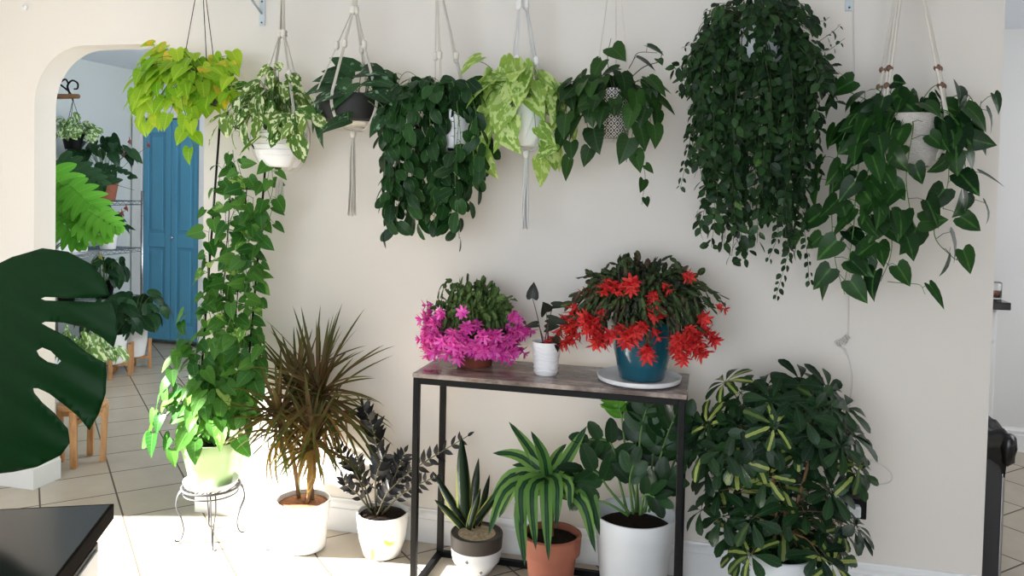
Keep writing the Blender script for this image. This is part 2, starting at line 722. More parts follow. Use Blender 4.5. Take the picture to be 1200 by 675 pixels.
L_zz = leafmat('glossy_leaf', (10, 38, 18), (36, 78, 32), None, trans=.08, rough=.36, vein=.2, spec=.25)
L_zzl = leafmat('young_glossy_leaf', (84, 150, 52), (120, 180, 70), None, trans=.2, rough=.25)
L_sch = leafmat('umbrella_leaf', (14, 40, 22), (38, 76, 34), (152, 160, 84), 'somestripe', .14, .38, .1, .35, .22)
L_cact = leafmat('cactus_segment', (72, 104, 52), (116, 144, 78), None, trans=.08, rough=.45, vein=.12)
L_cactd = leafmat('dark_cactus_segment', (42, 50, 36), (84, 108, 58), (84, 48, 52), 'some', .3, .42, .08, .1)
P_pink = leafmat('pink_petal', (214, 46, 172), (242, 124, 214), (248, 190, 230), 'tip', .1, .5, .3, .1)
P_red = leafmat('red_petal', (186, 24, 36), (234, 84, 80), None, trans=.3, rough=.5, vein=.08)
L_mon = leafmat('monstera_leaf', (8, 48, 14), (10, 54, 16), None, trans=.08, rough=.5, vein=.06, spec=.12)
L_split = leafmat('bright_split_leaf', (78, 146, 40), (118, 184, 64), None, trans=.3, rough=.42, vein=.2)
L_hall = leafmat('hall_leaf', (26, 62, 36), (52, 92, 52), None, trans=.12, rough=.3)
L_pale = leafmat('pale_variegated_leaf', (92, 140, 66), (146, 184, 106), (220, 232, 196), 'noise', .4, trans=.25)
P_soft = leafmat('soft_pink_spathe', (226, 120, 130), (240, 150, 150), None, trans=.2)
P_yel = leafmat('yellow_petal', (240, 220, 110), (250, 236, 150), None, trans=.2)

# ------------------------------------------------------------------ the setting
def boxes(*bs):
    mb = MB()
    for lo, hi in bs:
        box(mb, lo, hi)
    return mb


ZC = 2.42
struct('floor', boxes(((-5.3, -1.9, -.05), (3.2, 6.5, 0))), m_tile)
struct('ceiling', boxes(((-5.3, -1.9, ZC), (3.2, 6.5, ZC + .05))), m_ceil)

# main wall with the round cornered opening to the hall
AX0, AX1, AZ, AR = -3.04, -2.15, 2.05, .27
WT = .126
outl = [(-3.6, 0), (AX0, 0)]
outl += [(AX0 + AR - AR * math.cos(a), AZ - AR + AR * math.sin(a)) for a in [math.pi / 2 * k / 12 for k in range(13)]]
outl += [(AX1 - AR + AR * math.sin(a), AZ - AR + AR * math.cos(a)) for a in [math.pi / 2 * k / 12 for k in range(13)]]
outl += [(AX1, 0), (.946, 0), (.946, ZC), (-3.6, ZC)]
mb = MB()
n = len(outl)
tri = geometry.tessellate_polygon([[V3((x, z, 0)) for x, z in outl]])
mb.add([V3((x, D, z)) for x, z in outl], [tuple(t) for t in tri])
mb.add([V3((x, D + WT, z)) for x, z in outl], [tuple(reversed(t)) for t in tri])
mb.add([V3((x, D, z)) for x, z in outl] + [V3((x, D + WT, z)) for x, z in outl], [(i, (i + 1) % n, n + (i + 1) % n, n + i) for i in range(n)])
o = struct('wall_back', mb, m_wall)
sharp(o, 30)

WX = -3.6       # left wall with the sunny window
LY0, LY1, LZ0, LZ1 = 1.15, 2.62, .52, 1.60
struct('wall_left', boxes(((WX - .12, -1.8, 0), (WX, LY0, ZC)), ((WX - .12, LY1, 0), (WX, D, ZC)), ((WX - .12, LY0, 0), (WX, LY1, LZ0)), ((WX - .12, LY0, LZ1), (WX, LY1, ZC))), m_wall)
BX0, BX1, BZ0, BZ1 = -2.4, .7, .5, 2.1  # unseen window opening behind the camera, added and placed for fill light
BY = -1.7
struct('wall_front', boxes(((WX, BY - .12, 0), (BX0, BY, ZC)), ((BX1, BY - .12, 0), (3.0, BY, ZC)), ((BX0, BY - .12, 0), (BX1, BY, BZ0)), ((BX0, BY - .12, BZ1), (BX1, BY, ZC))), m_wall)
struct('wall_right', boxes(((3.0, BY - .12, 0), (3.1, 5.3, ZC))), m_kitch)
struct('wall_kitchen', boxes(((.82, 5.2, 0), (3.0, 5.3, ZC)), ((.75, D + WT, 0), (.82, 5.3, ZC))), m_kitch)
struct('wall_hall_left', boxes(((-5.12, D + WT, 0), (-5.02, 6.3, ZC)), ((-5.12, D + .02, 0), (WX, D + WT, ZC))), m_hall)
DX0, DX1, DZ = -4.90, -4.335, 1.985
struct('wall_hall_end', boxes(((-5.12, 6.2, 0), (DX0 - .01, 6.3, ZC)), ((DX1 + .01, 6.2, 0), (-2.0, 6.3, ZC)), ((DX0 - .01, 6.2, DZ + .01), (DX1 + .01, 6.3, ZC)), ((DX0 - .2, 6.3, 0), (DX1 + .2, 6.34, ZC))), m_hall)
struct('wall_hall_right', boxes(((-2.0, D + WT, 0), (-1.9, 6.3, ZC))), m_hall)


def winframe(name, axis, a0, a1, z0, z1, c, mull):
    mb = MB()

    def bar(p0, p1, q0, q1):
        if axis == 'x':
            box(mb, (p0, c - .03, q0), (p1, c + .03, q1))
        else:
            box(mb, (c - .03, p0, q0), (c + .03, p1, q1))
    w = .05
    bar(a0 - w, a0, z0 - w, z1 + w)
    bar(a1, a1 + w, z0 - w, z1 + w)
    bar(a0, a1, z0 - w, z0)
    bar(a0, a1, z1, z1 + w)
    for m in mull:
        bar(m - .015, m + .015, z0, z1)
    struct(name, mb, m_trim)


winframe('window_1', 'y', LY0, LY1, LZ0, LZ1, WX - .03, [])
winframe('fill_window', 'x', BX0, BX1, BZ0, BZ1, BY - .03, [-1.37, -.33])  # frame of the unseen window added for fill


def baseb(name, p0, p1, nrm, h=.135):
    """moulded skirting from p0 to p1 along a wall; nrm points into the room"""
    prof = [(0, 0), (.018, 0), (.018, h * .70), (.013, h * .72), (.013, h * .80), (.016, h * .82), (.016, h * .88), (.008, h * .95), (.006, h), (0, h)]
    mb = MB()
    p0, p1, nv = V3((*p0, 0)), V3((*p1, 0)), V3((*nrm, 0))
    vs = [p + nv * a + UP * b for p in (p0, p1) for a, b in prof]
    k = len(prof)
    fs = [(i, (i + 1) % k, k + (i + 1) % k, k + i) for i in range(k)] + [tuple(range(k - 1, -1, -1)), tuple(range(k, 2 * k))]
    mb.add(vs, fs)
    return struct(name, mb, m_trim)


baseb('baseboard_back', (AX1 - .018, D), (.946, D), (0, -1))
baseb('baseboard_back_left', (-3.6, D), (AX0 - .0005, D), (0, -1))
baseb('baseboard_opening', (AX0, D - .018), (AX0, D + WT + .02), (1, 0))
baseb('baseboard_hall_left', (-5.02, D + WT), (-5.02, 6.2), (1, 0))
baseb('baseboard_kitchen', (.82, 5.2), (3.0, 5.2), (0, -1))

# door casing and the blue folding door at the end of the hall
struct('trim_1', boxes(((DX0 - .10, 6.165, 0), (DX0 - .01, 6.2, DZ + .1)), ((DX1 + .01, 6.165, 0), (DX1 + .10, 6.2, DZ + .1)), ((DX0 - .01, 6.165, DZ + .01), (DX1 + .01, 6.2, DZ + .1))), m_trim)
dr = bpy.data.objects.new('door_1', None)
COL.objects.link(dr)
dr.location = ((DX0 + DX1) / 2, 6.2, 0)
dr['_o'] = tuple(dr.location)
dr['kind'] = 'structure'
mid = (DX0 + DX1) / 2
for xa, xb in ((DX0, mid - .003), (mid + .003, DX1)):
    mb = MB()
    y0 = 6.185
    box(mb, (xa, y0 + .012, .04), (xb, y0 + .03, DZ))
    st_ = .055
    # stiles and rails stand proud of the panel fields
    box(mb, (xa, y0, .04), (xa + st_, y0 + .012, DZ))
    box(mb, (xb - st_, y0, .04), (xb, y0 + .012, DZ))
    for z0, z1 in ((.04, .17), (.86, .98), (DZ - .12, DZ)):
        box(mb, (xa + st_, y0, z0), (xb - st_, y0 + .012, z1))
    for z0, z1 in ((.17, .86), (.98, DZ - .12)):
        box(mb, (xa + st_ + .03, y0 + .003, z0 + .03), (xb - st_ - .03, y0 + .012, z1 - .03))
    bevel(build('door_leaf', mb, m_door, dr, False), .004, 2)
mb = MB()
ball(mb, (mid + .03, 6.165, .95), .014)
build('door_knob', mb, m_chrome, dr)

# ------------------------------------------------------------------ light
def area(name, loc, aim, sx, sy, power, col):
    l = bpy.data.lights.new(name, 'AREA')
    l.shape = 'RECTANGLE'
    l.size, l.size_y = sx, sy
    l.energy = power
    l.color = col
    o = bpy.data.objects.new(name, l)
    COL.objects.link(o)
    o.location = loc
    o.rotation_euler = V3(aim).to_track_quat('-Z', 'Y').to_euler()
    return o


sun = bpy.data.lights.new('sun', 'SUN')
sun.energy = 54
sun.angle = .02
sun.color = (1.0, .985, .965)
so = bpy.data.objects.new('sun', sun)
COL.objects.link(so)
so.rotation_euler = V3((1, .28, -.54)).to_track_quat('-Z', 'Y').to_euler()
so.location = (-6, 2, 4)
area('daylight_window_left', (WX - .16, (LY0 + LY1) / 2, (LZ0 + LZ1) / 2), (1, 0, 0), LY1 - LY0, LZ1 - LZ0, 4, (.85, .93, 1))
area('fill_light_front', ((BX0 + BX1) / 2, BY - .16, (BZ0 + BZ1) / 2), (0, 1, 0), BX1 - BX0, BZ1 - BZ0, 98, (.84, .91, 1))  # added fill lamp outside the unseen window behind the camera
area('hall_fill_light', (-2.12, 4.7, 1.5), (-1, .1, 0), 1.6, 1.3, 38, (.92, .96, 1))  # added fill lamp inside the hall; no window is built there
area('kitchen_fill_light', (2.9, 4.1, 1.6), (-1, 0, -.1), 1.4, 1.2, 16, (.98, .98, 1))  # added fill lamp by the solid right wall, brightens the kitchen
w = bpy.data.worlds.new('sky')
SC.world = w
w.use_nodes = True
w.node_tree.nodes['Background'].inputs[0].default_value = (.75, .85, 1, 1)
w.node_tree.nodes['Background'].inputs[1].default_value = 1.0

vs_ = SC.view_settings
vs_.view_transform = 'Standard'
vs_.look = 'None'
vs_.gamma = 1
vs_.exposure = 0.03
vs_.use_curve_mapping = False
SC.cycles.max_bounces = 8
SC.cycles.use_denoising = True

# ------------------------------------------------------------------ pots
def pot(root, c, prof, mat, soil_r, soil_z, name='pot', soilmat=None, soilname='soil', seg=44):
    """open vessel turned from an outer profile (r,z); wall 5 mm thick"""
    c = V3(c)
    w = .006
    inner = [(max(.001, r - w), z) for r, z in prof[::-1]]
    inner = [(r, z) for r, z in inner if z > prof[0][1] + .008]
    full = [(.001, prof[0][1])] + prof + inner + [(.001, inner[-1][1])]
    mb = MB()
    lathe(mb, full, c, seg)
    p = build(name, mb, mat, root)
    sharp(p, 40)
    mb = MB()
    rng = random.Random(3)
    lathe(mb, [(.001, soil_z + .008), (soil_r * .5, soil_z + .006), (soil_r * .8, soil_z + .002), (soil_r, soil_z - .004), (soil_r, soil_z - .02), (.001, soil_z - .02)], c, 24, lambda a, z: rng.uniform(-.002, 0))
    build(soilname, mb, soilmat or m_soil, root)
    return p


def P(Y, pts):
    return [at(q[0], q[1], Y + (q[2] if len(q) > 2 else 0)) for q in pts]


def fin(root, st, fo, sm, lm, fname='foliage', sname='stems'):
    if st and st.v:
        build(sname, st, sm, root)
    if fo and fo.v:
        build(fname, fo, lm, root)


ROD_Y, ROD_Z = 2.86, 2.29

# rod and its brackets above the picture's top edge
mb = MB()
tube(mb, [(-2.3, ROD_Y, ROD_Z), (1.3, ROD_Y, ROD_Z)], .011, sides=12)
o = tag(build('hanging_rod', mb, m_grey), 'grey metal rod along the wall top carrying the hanging plants', 'rod')
for px, py, lb in ((307, 30, 'pale grey shelf bracket high on wall between first two hanging plants'), (995, 13, 'pale grey shelf bracket high on wall left of the beaded hanger')):
    b = at(px, py, D - .004)
    t = thing('wall_bracket', lb, 'bracket', (b.x, D, b.z), 'wall brackets for the hanging rod')
    mb = MB()
    box(mb, (b.x - .014, D - .006, b.z), (b.x + .014, D, ROD_Z + .03))
    bevel(build('wall_plate', mb, m_grey, t, False), .002)
    mb = MB()
    box(mb, (b.x - .012, ROD_Y - .012, ROD_Z - .02), (b.x + .012, D - .006, ROD_Z - .011))
    build('arm', mb, m_grey, t, False)
    mb = MB()
    tube(mb, [(b.x, D - .008, b.z + .05), (b.x, ROD_Y + .03, ROD_Z - .02)], .005, sides=8)
    build('brace', mb, m_grey, t)
    for dz in (.012, .1):
        mb = MB()
        ball(mb, (b.x, D - .007, b.z + dz), .004)
        build('screw', mb, m_steel, t)


def hanger(label, top_px, c, R, zr, zb, angs, mat, group, knots=(), gather=None, tassel=0.0, beads=(), r=.0034, double=True, tri_r=.02, name='plant_hanger', tz=None, bulge=1.0):
    """cords from the rod down to the pot rim (radius R at zr), under its base zb, optional tassel"""
    c = V3(c)
    T = V3((at(top_px, 0, ROD_Y).x, ROD_Y, ROD_Z))
    root = thing(name, label, 'hanger', (T.x, T.y, zb - tassel), group)
    mb = MB()
    ring(mb, T - UP * .006, .018, .0025, 'x')
    build('ring', mb, m_steel if mat is not m_black else m_black, root)
    B = V3((c.x, c.y, zb - .012))
    G = T - UP * (gather if gather else .02)
    for a in angs:
        a = math.radians(a)
        dv = V3((math.cos(a), math.sin(a), 0))
        rim = c + dv * (R + .008)
        rim.z = zr
        side = c + dv * (R + .008) * bulge
        side.z = zr * .55 + zb * .45
        low = c + dv * (R * .62 + .004)
        low.z = zb - .005
        g = G + dv * .010
        path = [T - UP * .024 + dv * .003]
        if gather:
            path.append(g)
        path.append(g.lerp(rim, .5))
        path.append(rim)
        under = spline([rim, side, low, B], 6)
        tops = []
        for u, w_ in zip(path, path[1:]):
            tops += [u.lerp(w_, k / 5) for k in range(5)]
        pts = tops + under
        mb = MB()
        perp = dv.cross(UP)
        if double:
            for s in (-1, 1):
                k = [p + perp * (s * r * .95) for p in pts]
                tube(mb, k, r * .8, sides=6)
        else:
            tube(mb, pts if tassel or mat is m_cordw or mat is m_cord else tops, r, sides=6)
        build('cord', mb, mat, root)
        if knots:
            for kf in knots:
                mb = MB()
                p = g.lerp(rim, kf) if kf >= 0 else T.lerp(g, -kf)
                lathe(mb, [(.001, -.018), (r * 2.3, -.014), (r * 3.2, -.006), (r * 2.5, 0), (r * 3.2, .006), (r * 2.3, .014), (.001, .018)], p, 10)
                build('knot', mb, mat, root)
        for kf in beads:
            p = g.lerp(rim, kf)
            mb = MB()
            ball(mb, p, .0115)
            build('bead', mb, m_bead, root)
    if tassel:
        mb = MB()
        lathe(mb, [(.001, .012), (.010, .008), (.012, 0), (.010, -.012), (.006, -.02), (.001, -.022)], B - UP * .01, 12)
        build('knot', mb, mat, root)
        rng = random.Random(int(c.x * 100))
        mb = MB()
        L = tassel - .012
        for i in range(16):
            a = TAU * i / 16
            q = rng.uniform(.3, 1) * tri_r
            pts = [B - UP * .02 + V3((math.cos(a), math.sin(a), 0)) * .004]
            for k in (.35, .7, 1):
                pts.append(B - UP * (L * k * rng.uniform(.96, 1)) + V3((math.cos(a) * q, math.sin(a) * q, 0)) * (.35 + .65 * k) + rv(rng, .003))
            tube(mb, spline(pts, 4), .0028, .0022, 5)
        build('tassel', mb, mat, root)
    return root

# ------------------------------------------------------------------ the hanging row
HG = 'macrame hangers along the wall'
HP = 'hanging plants along the wall'


def potbase(px, py, Y):
    return at(px, py, Y)


# 1 neon philodendron, dark nursery pot on wires
R_ = random.Random(11)
c = at(236, 124, ROD_Y)
t = thing('hanging_philodendron', 'hanging plant with lime and yellow heart leaves in a dark pot beside the archway', 'plant', c, HP)
pot(t, c, [(.056, 0), (.062, .02), (.072, .10), (.078, .102), (.078, .115)], plain('dark_green_plastic', (44, 48, 36), .4), .07, .10)
st, fo = MB(), MB()
top = c + UP * .12
mound(st, fo, R_, at(214, 96, ROD_Y - .02), .20, .15, .135, 105, top, .085, .066, 'heart', lo=-.75, inner=.6, cols=2, anch_r=.05)
for pts in ([(220, 82), (190, 66, -.05), (165, 85, -.08), (158, 125, -.09), (172, 150, -.08)], [(222, 82), (180, 75, -.09), (172, 115, -.12), (190, 150, -.11)],
            [(240, 84), (262, 80, -.03), (272, 92, -.05), (266, 118, -.05)], [(232, 84), (222, 130, -.12), (225, 172, -.12)], [(225, 80), (205, 60, -.03), (178, 58, -.02)],
            [(235, 82), (262, 66, .03), (274, 72, .02)], [(225, 84), (205, 120, -.14), (196, 140, -.13)]):
    vine(P(ROD_Y, pts), st, fo, R_, .034, .08, .064, 'heart', c, pet=.02, cols=2)
vine(P(ROD_Y, [(228, 84), (213, 110, -.15), (222, 150, -.12), (228, 178, -.1)]), st, fo, R_, .075, .06, .05, 'heart', c, pet=.02, start=.3)
fin(t, st, fo, m_stem_g, L_neon)
hanger('black wire hanger holding the lime green plant beside the archway', 236, c + UP * .0, .072, c.z + .11, c.z + .0, (200, 320, 80), m_black, 'wire hangers', r=.0016, double=False, gather=.03)

# 2 cream and green pothos in white bowl
R_ = random.Random(12)
c = at(328, 196, ROD_Y)
t = thing('hanging_pothos', 'hanging pothos with cream streaked leaves in a white bowl, second from the left', 'plant', c, HP)
pot(t, c, [(.062, 0), (.07, .006), (.092, .05), (.102, .10), (.104, .138)], m_white, .095, .125)
mb = MB()
for k in range(5):
    ring(mb, c + UP * (.045 + .02 * k), [.0885, .0955, .1, .1025, .1035][k], .0022)
build('raised_band', mb, m_white, t)
st, fo = MB(), MB()
top = c + UP * .13
mound(st, fo, R_, at(318, 122, ROD_Y - .02), .135, .12, .12, 48, top, .10, .06, 'ovate', lo=-.5, inner=.45, cols=2)
mound(st, fo, R_, at(328, 90, ROD_Y), .06, .07, .06, 14, top, .075, .05, 'ovate', lo=-.2, cols=2)
for pts in ([(325, 140), (290, 118, -.1), (270, 128, -.1), (256, 150, -.08)], [(325, 140), (300, 130, -.13), (284, 145, -.14), (280, 160, -.13)], [(330, 140), (358, 130, -.1), (368, 150, -.1)],
            [(330, 140), (330, 140, -.13), (312, 165, -.14)], [(330, 140), (345, 140, -.13), (340, 165, -.14)], [(322, 140), (300, 105, 0), (272, 118, .02)]):
    vine(P(ROD_Y, pts), st, fo, R_, .042, .1, .058, 'ovate', c, pet=.018, cols=2)
fin(t, st, fo, m_stem_g, L_var)
hanger('cream macrame hanger with short tassel holding the white bowl of cream streaked pothos', 331, c, .104, c.z + .138, c.z, (208, 332, 28, 152), m_cord, HG, knots=(.0, .42), gather=.26, tassel=.15, tri_r=.022, bulge=.97)

# 3 satin leaves in a dark woven pot
R_ = random.Random(13)
c = at(414, 143, ROD_Y)
t = thing('hanging_philodendron', 'hanging plant with broad silvery dark leaves in a wide black woven pot', 'plant', c, HP)
pb = NT('woven_black')
wv = pb.node('ShaderNodeTexBrick')
mpn = pb.node('ShaderNodeMapping')
pb.l.new(pb.attr('luv').outputs['Vector'], mpn.inputs[0])
mpn.inputs['Scale'].default_value = (60, 120, 1)
pb.l.new(mpn.outputs[0], wv.inputs[0])
wv.inputs['Scale'].default_value = 1
wv.inputs['Color1'].default_value = lin((20, 19, 18))
wv.inputs['Color2'].default_value = lin((30, 29, 27))
wv.inputs['Mortar'].default_value = lin((8, 8, 8))
pb.set(wv.outputs[0], .6)
pb.bump(wv.outputs['Fac'], -.6, .003)
pot(t, c, [(.105, 0), (.118, .006), (.130, .04), (.132, .095), (.128, .1)], pb.m, .118, .088)
st, fo = MB(), MB()
top = c + UP * .09
for (x, y, dy, dx, dz, nx, L, W) in (
        (404, 92, -.02, -.6, .1, -.2, .11, .085), (424, 84, -.03, .5, .05, .1, .11, .085), (392, 100, -.05, -1, -.05, -.2, .12, .07), (444, 98, -.02, 1, -.1, .2, .10, .075),
        (412, 98, -.11, -.25, -.3, 0, .11, .085), (436, 106, -.1, .6, -.2, .1, .10, .07), (416, 84, .02, -.5, .45, 0, .10, .08), (432, 94, -.06, .7, 0, .1, .11, .075),
        (398, 108, -.13, -.9, -.15, -.1, .11, .07), (452, 110, -.02, .9, -.3, .2, .08, .06), (384, 112, .04, -1, -.3, -.2, .09, .06), (410, 88, .09, -.5, .2, 0, .10, .08), (440, 92, .09, .5, .1, 0, .10, .08),
        (378, 122, -.08, -.6, -.9, -.3, .10, .065), (408, 140, -.145, -.95, -.2, -.1, .12, .075), (450, 136, -.12, -.55, -.6, .2, .085, .06), (376, 138, -.09, -.1, -1, -.5, .10, .055), (452, 128, -.11, .2, -.9, .3, .07, .05)):
    p = at(x, y, ROD_Y + dy)
    a = top + V3((R_.uniform(-.05, .05), R_.uniform(-.05, .05), 0))
    tube(st, spline([a, a.lerp(p, .6) + UP * .03, p], 4), .002, .0015, 5)
    leaf(fo, p, V3((dx, -.25, dz)), V3((nx, -.75, .75)), L * 1.18, W * 1.18, 'heart', .12, .6, None, 2, 0, R_)
fin(t, st, fo, m_stem_g, L_satin)
mb = MB()
lathe(mb, [(.001, -.014), (.070, -.014), (.084, -.002), (.084, 0), (.001, 0)], c, 36)
hh = hanger('cream macrame hanger with long tassel holding the black woven pot', 416, c - UP * .014, .133, c.z + .10, c.z - .02, (262, 205, 330, 90), m_cord, HG, knots=(.0, .42), gather=.18, tassel=.34, tri_r=.02)
build('base_pad', mb, m_cord, hh)

# 4 dense dark trailing plant
CLR[:] = [(524, 132, 543, 170, ROD_Y - .03)]
R_ = random.Random(14)
c = at(531, 174, ROD_Y)
t = thing('hanging_peperomia', 'dense dark green hanging plant trailing below a pale pot, left of the long thin tassel', 'plant', c, HP)
pot(t, c, [(.046, 0), (.05, .006), (.056, .06), (.06, .13), (.062, .14)], m_white, .055, .125)
st, fo = MB(), MB()
top = c + UP * .13
prof = [(455, 282), (462, 276), (470, 284), (478, 276), (486, 268), (494, 276), (502, 262), (510, 270), (518, 262), (525, 276), (532, 290), (540, 262), (548, 252), (556, 228), (564, 220), (568, 205)]
for i, (x, yb) in enumerate(prof * 2):
    dy = R_.uniform(-.13, .06)
    x += R_.uniform(-4, 4)
    cx = 512
    xa = cx + (x - cx) * .75
    ya = R_.uniform(92, 110) + abs(x - cx) * .12
    yb = yb - (R_.uniform(0, 60) if i >= len(prof) else 0)
    pts = [(525, 130, 0), (520 + (x - 520) * .4, 104, dy * .5), (xa, ya, dy * .8), (x, ya + 40, dy), (x + R_.uniform(-4, 4), (ya + yb) / 2 + 20, dy), (x + R_.uniform(-5, 5), yb - 10, dy)]
    vine(P(ROD_Y, pts), st, fo, R_, .032, .072, .044, 'oval', c, pet=.014, start=.03, spread=.75, cols=1, fold=.1, jit=.65)
mound(st, fo, R_, at(508, 112, ROD_Y - .03), .155, .12, .075, 60, top, .072, .045, 'oval', lo=-.2, inner=.6)
vine(P(ROD_Y, [(500, 100), (478, 84, -.02), (466, 100, -.03), (468, 130, -.03)]), st, fo, R_, .09, .05, .03, 'oval', c, r=.0015)
for pts in ([(480, 110, -.05), (460, 150, -.06), (456, 210, -.06), (452, 240, -.05)], [(490, 110, -.1), (475, 170, -.12), (480, 240, -.12)], [(550, 110, -.02), (562, 130, -.03), (566, 180, -.03)]):
    vine(P(ROD_Y, pts), st, fo, R_, .032, .07, .044, 'oval', c, pet=.014, spread=.75)
fin(t, st, fo, m_stem_g, L_dark)
hanger('plain cream macrame hanger with doubled cords over the dense dark green plant', 514, c, .062, c.z + .14, c.z, (200, 340, 250, 60), m_cord, HG, knots=(.0, .55), gather=.12)

CLR[:] = [(602, 128, 632, 166, ROD_Y - .03)]
# 5 marble pothos in a glazed globe pot
R_ = random.Random(15)
c = at(617, 172, ROD_Y)
t = thing('hanging_pothos', 'hanging pothos with pale lime marbled leaves in a round whitish pot, centre of the row', 'plant', c, HP)
pot(t, c, [(.03, 0), (.04, .004), (.056, .035), (.062, .075), (.058, .115), (.05, .142), (.053, .15)], m_white, .045, .135)
mb = MB()
for k in range(9):
    a = TAU * k / 9
    pts = [c + V3((math.cos(a + b) * r, math.sin(a + b) * r, z)) for b, r, z in ((0, .057, .03), (.15, .0635, .06), (.3, .0635, .085), (.45, .059, .118))]
    tube(mb, spline(pts, 4), .0022, sides=5)
build('relief_pattern', mb, m_white, t)
st, fo = MB(), MB()
top = c + UP * .145
mound(st, fo, R_, at(606, 100, ROD_Y - .02), .125, .11, .10, 46, top, .115, .076, 'heart', lo=-.3, inner=.45, cols=2)
for pts in ([(610, 122), (580, 105, -.06), (566, 130, -.06), (563, 165, -.06), (566, 185, -.06)], [(612, 124), (590, 120, -.1), (586, 145, -.1), (592, 165, -.1)], [(606, 120), (575, 80, -.02), (562, 72, -.02)],
            [(622, 122), (645, 105, -.02), (655, 120, -.03)], [(615, 122), (625, 125, -.1), (628, 158, -.09)], [(622, 124), (650, 140, -.02), (634, 165, -.03), (640, 185, -.04), (652, 172, -.04)],
            [(622, 124), (658, 130, 0), (655, 160, 0), (634, 178, -.02)], [(612, 122), (600, 125, -.12), (598, 155, -.1)]):
    vine(P(ROD_Y, pts), st, fo, R_, .05, .11, .072, 'heart', c, pet=.02, cols=2, start=.05)
fin(t, st, fo, m_stem_g, L_marble)
hanger('white macrame hanger with a long thin tassel holding the round whitish pot', 612, c, .060, c.z + .145, c.z, (195, 345, 240, 60), m_cordw, HG, knots=(.1, .6), gather=.14, tassel=.30, tri_r=.016)

CLR[:] = [(701, 104, 718, 124, ROD_Y - .03), (714, 144, 734, 157, ROD_Y - .03)]
# 6 heartleaf philodendron in patterned pot
R_ = random.Random(16)
c = at(718, 162, ROD_Y)
t = thing('hanging_philodendron', 'hanging plant with plain dark heart leaves in a black and white patterned pot', 'plant', c, HP)
pt_ = NT('patterned_pot')
A = pt_.attr('luv').outputs['Vector']
mpn = pt_.node('ShaderNodeMapping')
pt_.l.new(A, mpn.inputs[0])
mpn.inputs['Scale'].default_value = (16, 42, 1)
ck = pt_.node('ShaderNodeTexVoronoi', distance='MANHATTAN')
pt_.l.new(mpn.outputs[0], ck.inputs[0])
ck.inputs['Scale'].default_value = 1.0
ck.inputs['Randomness'].default_value = 0.0
pt_.set(pt_.mix(pt_.step(pt_.math('FRACT', pt_.math('MULTIPLY', ck.outputs[0], 2.4)), .45, .55), lin((34, 32, 32)), lin((206, 202, 194))), .5)
pot(t, c, [(.05, 0), (.054, .005), (.058, .08), (.06, .16), (.061, .17)], pt_.m, .054, .155)
st, fo = MB(), MB()
top = c + UP * .165
mound(st, fo, R_, at(716, 112, ROD_Y - .01), .155, .12, .10, 60, top, .095, .076, 'heart', lo=-.45, inner=.55, cols=2)
for pts in ([(716, 108), (680, 95, -.05), (664, 125, -.06), (668, 170, -.06), (672, 190, -.06)], [(716, 108), (690, 110, -.1), (688, 145, -.11), (696, 175, -.1)], [(722, 108), (750, 95, -.05), (768, 115, -.05), (772, 150, -.05)],
            [(722, 108), (740, 110, -.11), (742, 150, -.11), (734, 190, -.1)], [(718, 108), (712, 70, -.02), (716, 45, -.02)], [(720, 108), (740, 75, 0), (748, 62, 0), (770, 62, 0)], [(718, 108), (716, 120, -.12), (708, 160, -.12)],
            [(722, 108), (755, 110, -.08), (762, 140, -.1), (758, 165, -.1)]):
    vine(P(ROD_Y, pts), st, fo, R_, .05, .088, .07, 'heart', c, pet=.02, cols=2, start=.08)
vine(P(ROD_Y, [(722, 108), (752, 80, 0), (772, 72, 0), (776, 60, 0)]), st, fo, R_, .2, .05, .03, 'heart', c, r=.0022)
vine(P(ROD_Y, [(730, 150, -.1), (748, 185, -.1), (756, 205, -.1), (752, 240, -.1)]), st, fo, R_, .045, .042, .033, 'heart', c, r=.0012, pet=.014, start=.04)
fin(t, st, fo, m_stem_d, L_heart)
hanger('thin plain cord hanger holding the black and white patterned pot', 720, c, .061, c.z + .17, c.z, (200, 330, 90), m_cord, 'thin cord hangers', r=.0016, double=False, gather=.05)

CLR[:] = []
# 7 the big small leaved trailing plant
R_ = random.Random(17)
c = at(886, 75, ROD_Y)
t = thing('hanging_lipstick_plant', 'largest hanging plant, a thick curtain of small dark leaves right of centre', 'plant', c, HP)
pot(t, c, [(.08, 0), (.088, .01), (.1, .09), (.105, .1), (.105, .12)], m_whitep, .095, .105)
st, fo = MB(), MB()
top = c + UP * .12
prof = [(803, 110), (808, 150), (814, 190), (820, 235), (826, 274), (833, 258), (840, 290), (847, 270), (854, 300), (861, 288), (868, 304), (874, 262), (880, 240), (886, 225), (892, 232), (898, 255), (903, 285), (909, 262), (915, 292), (922, 250), (928, 278), (935, 296), (940, 262), (946, 235), (952, 205), (960, 160), (967, 125), (973, 95)]
for i, (x, yb) in enumerate(prof * 3):
    x += R_.uniform(-6, 6)
    dy = R_.uniform(-.17, .1) if i >= len(prof) else R_.uniform(-.17, -.02)
    cx = 886
    ya = 8 + abs(x - cx) ** 1.5 * .045 + R_.uniform(0, 20)
    if i >= len(prof):
        yb -= R_.uniform(0, 130)
        yb = max(yb, ya + 40)
    pts = [(cx + (x - cx) * .15, 30, 0), (cx + (x - cx) * .6, ya - 4, dy * .6), (x, ya + 30, dy), (x + R_.uniform(-9, 9), (ya + 30) * .65 + yb * .35, dy + R_.uniform(-.02, .02)), (x + R_.uniform(-8, 8), (ya + 30) * .3 + yb * .7, dy), (x + R_.uniform(-12, 12), yb, dy)]
    vine(P(ROD_Y, pts), st, fo, R_, .027, .038, .024, 'small', c, r=.0014, pet=.008, start=.04, spread=.9, upn=.6, fold=.12, droop=.4, both=True, jit=.85)
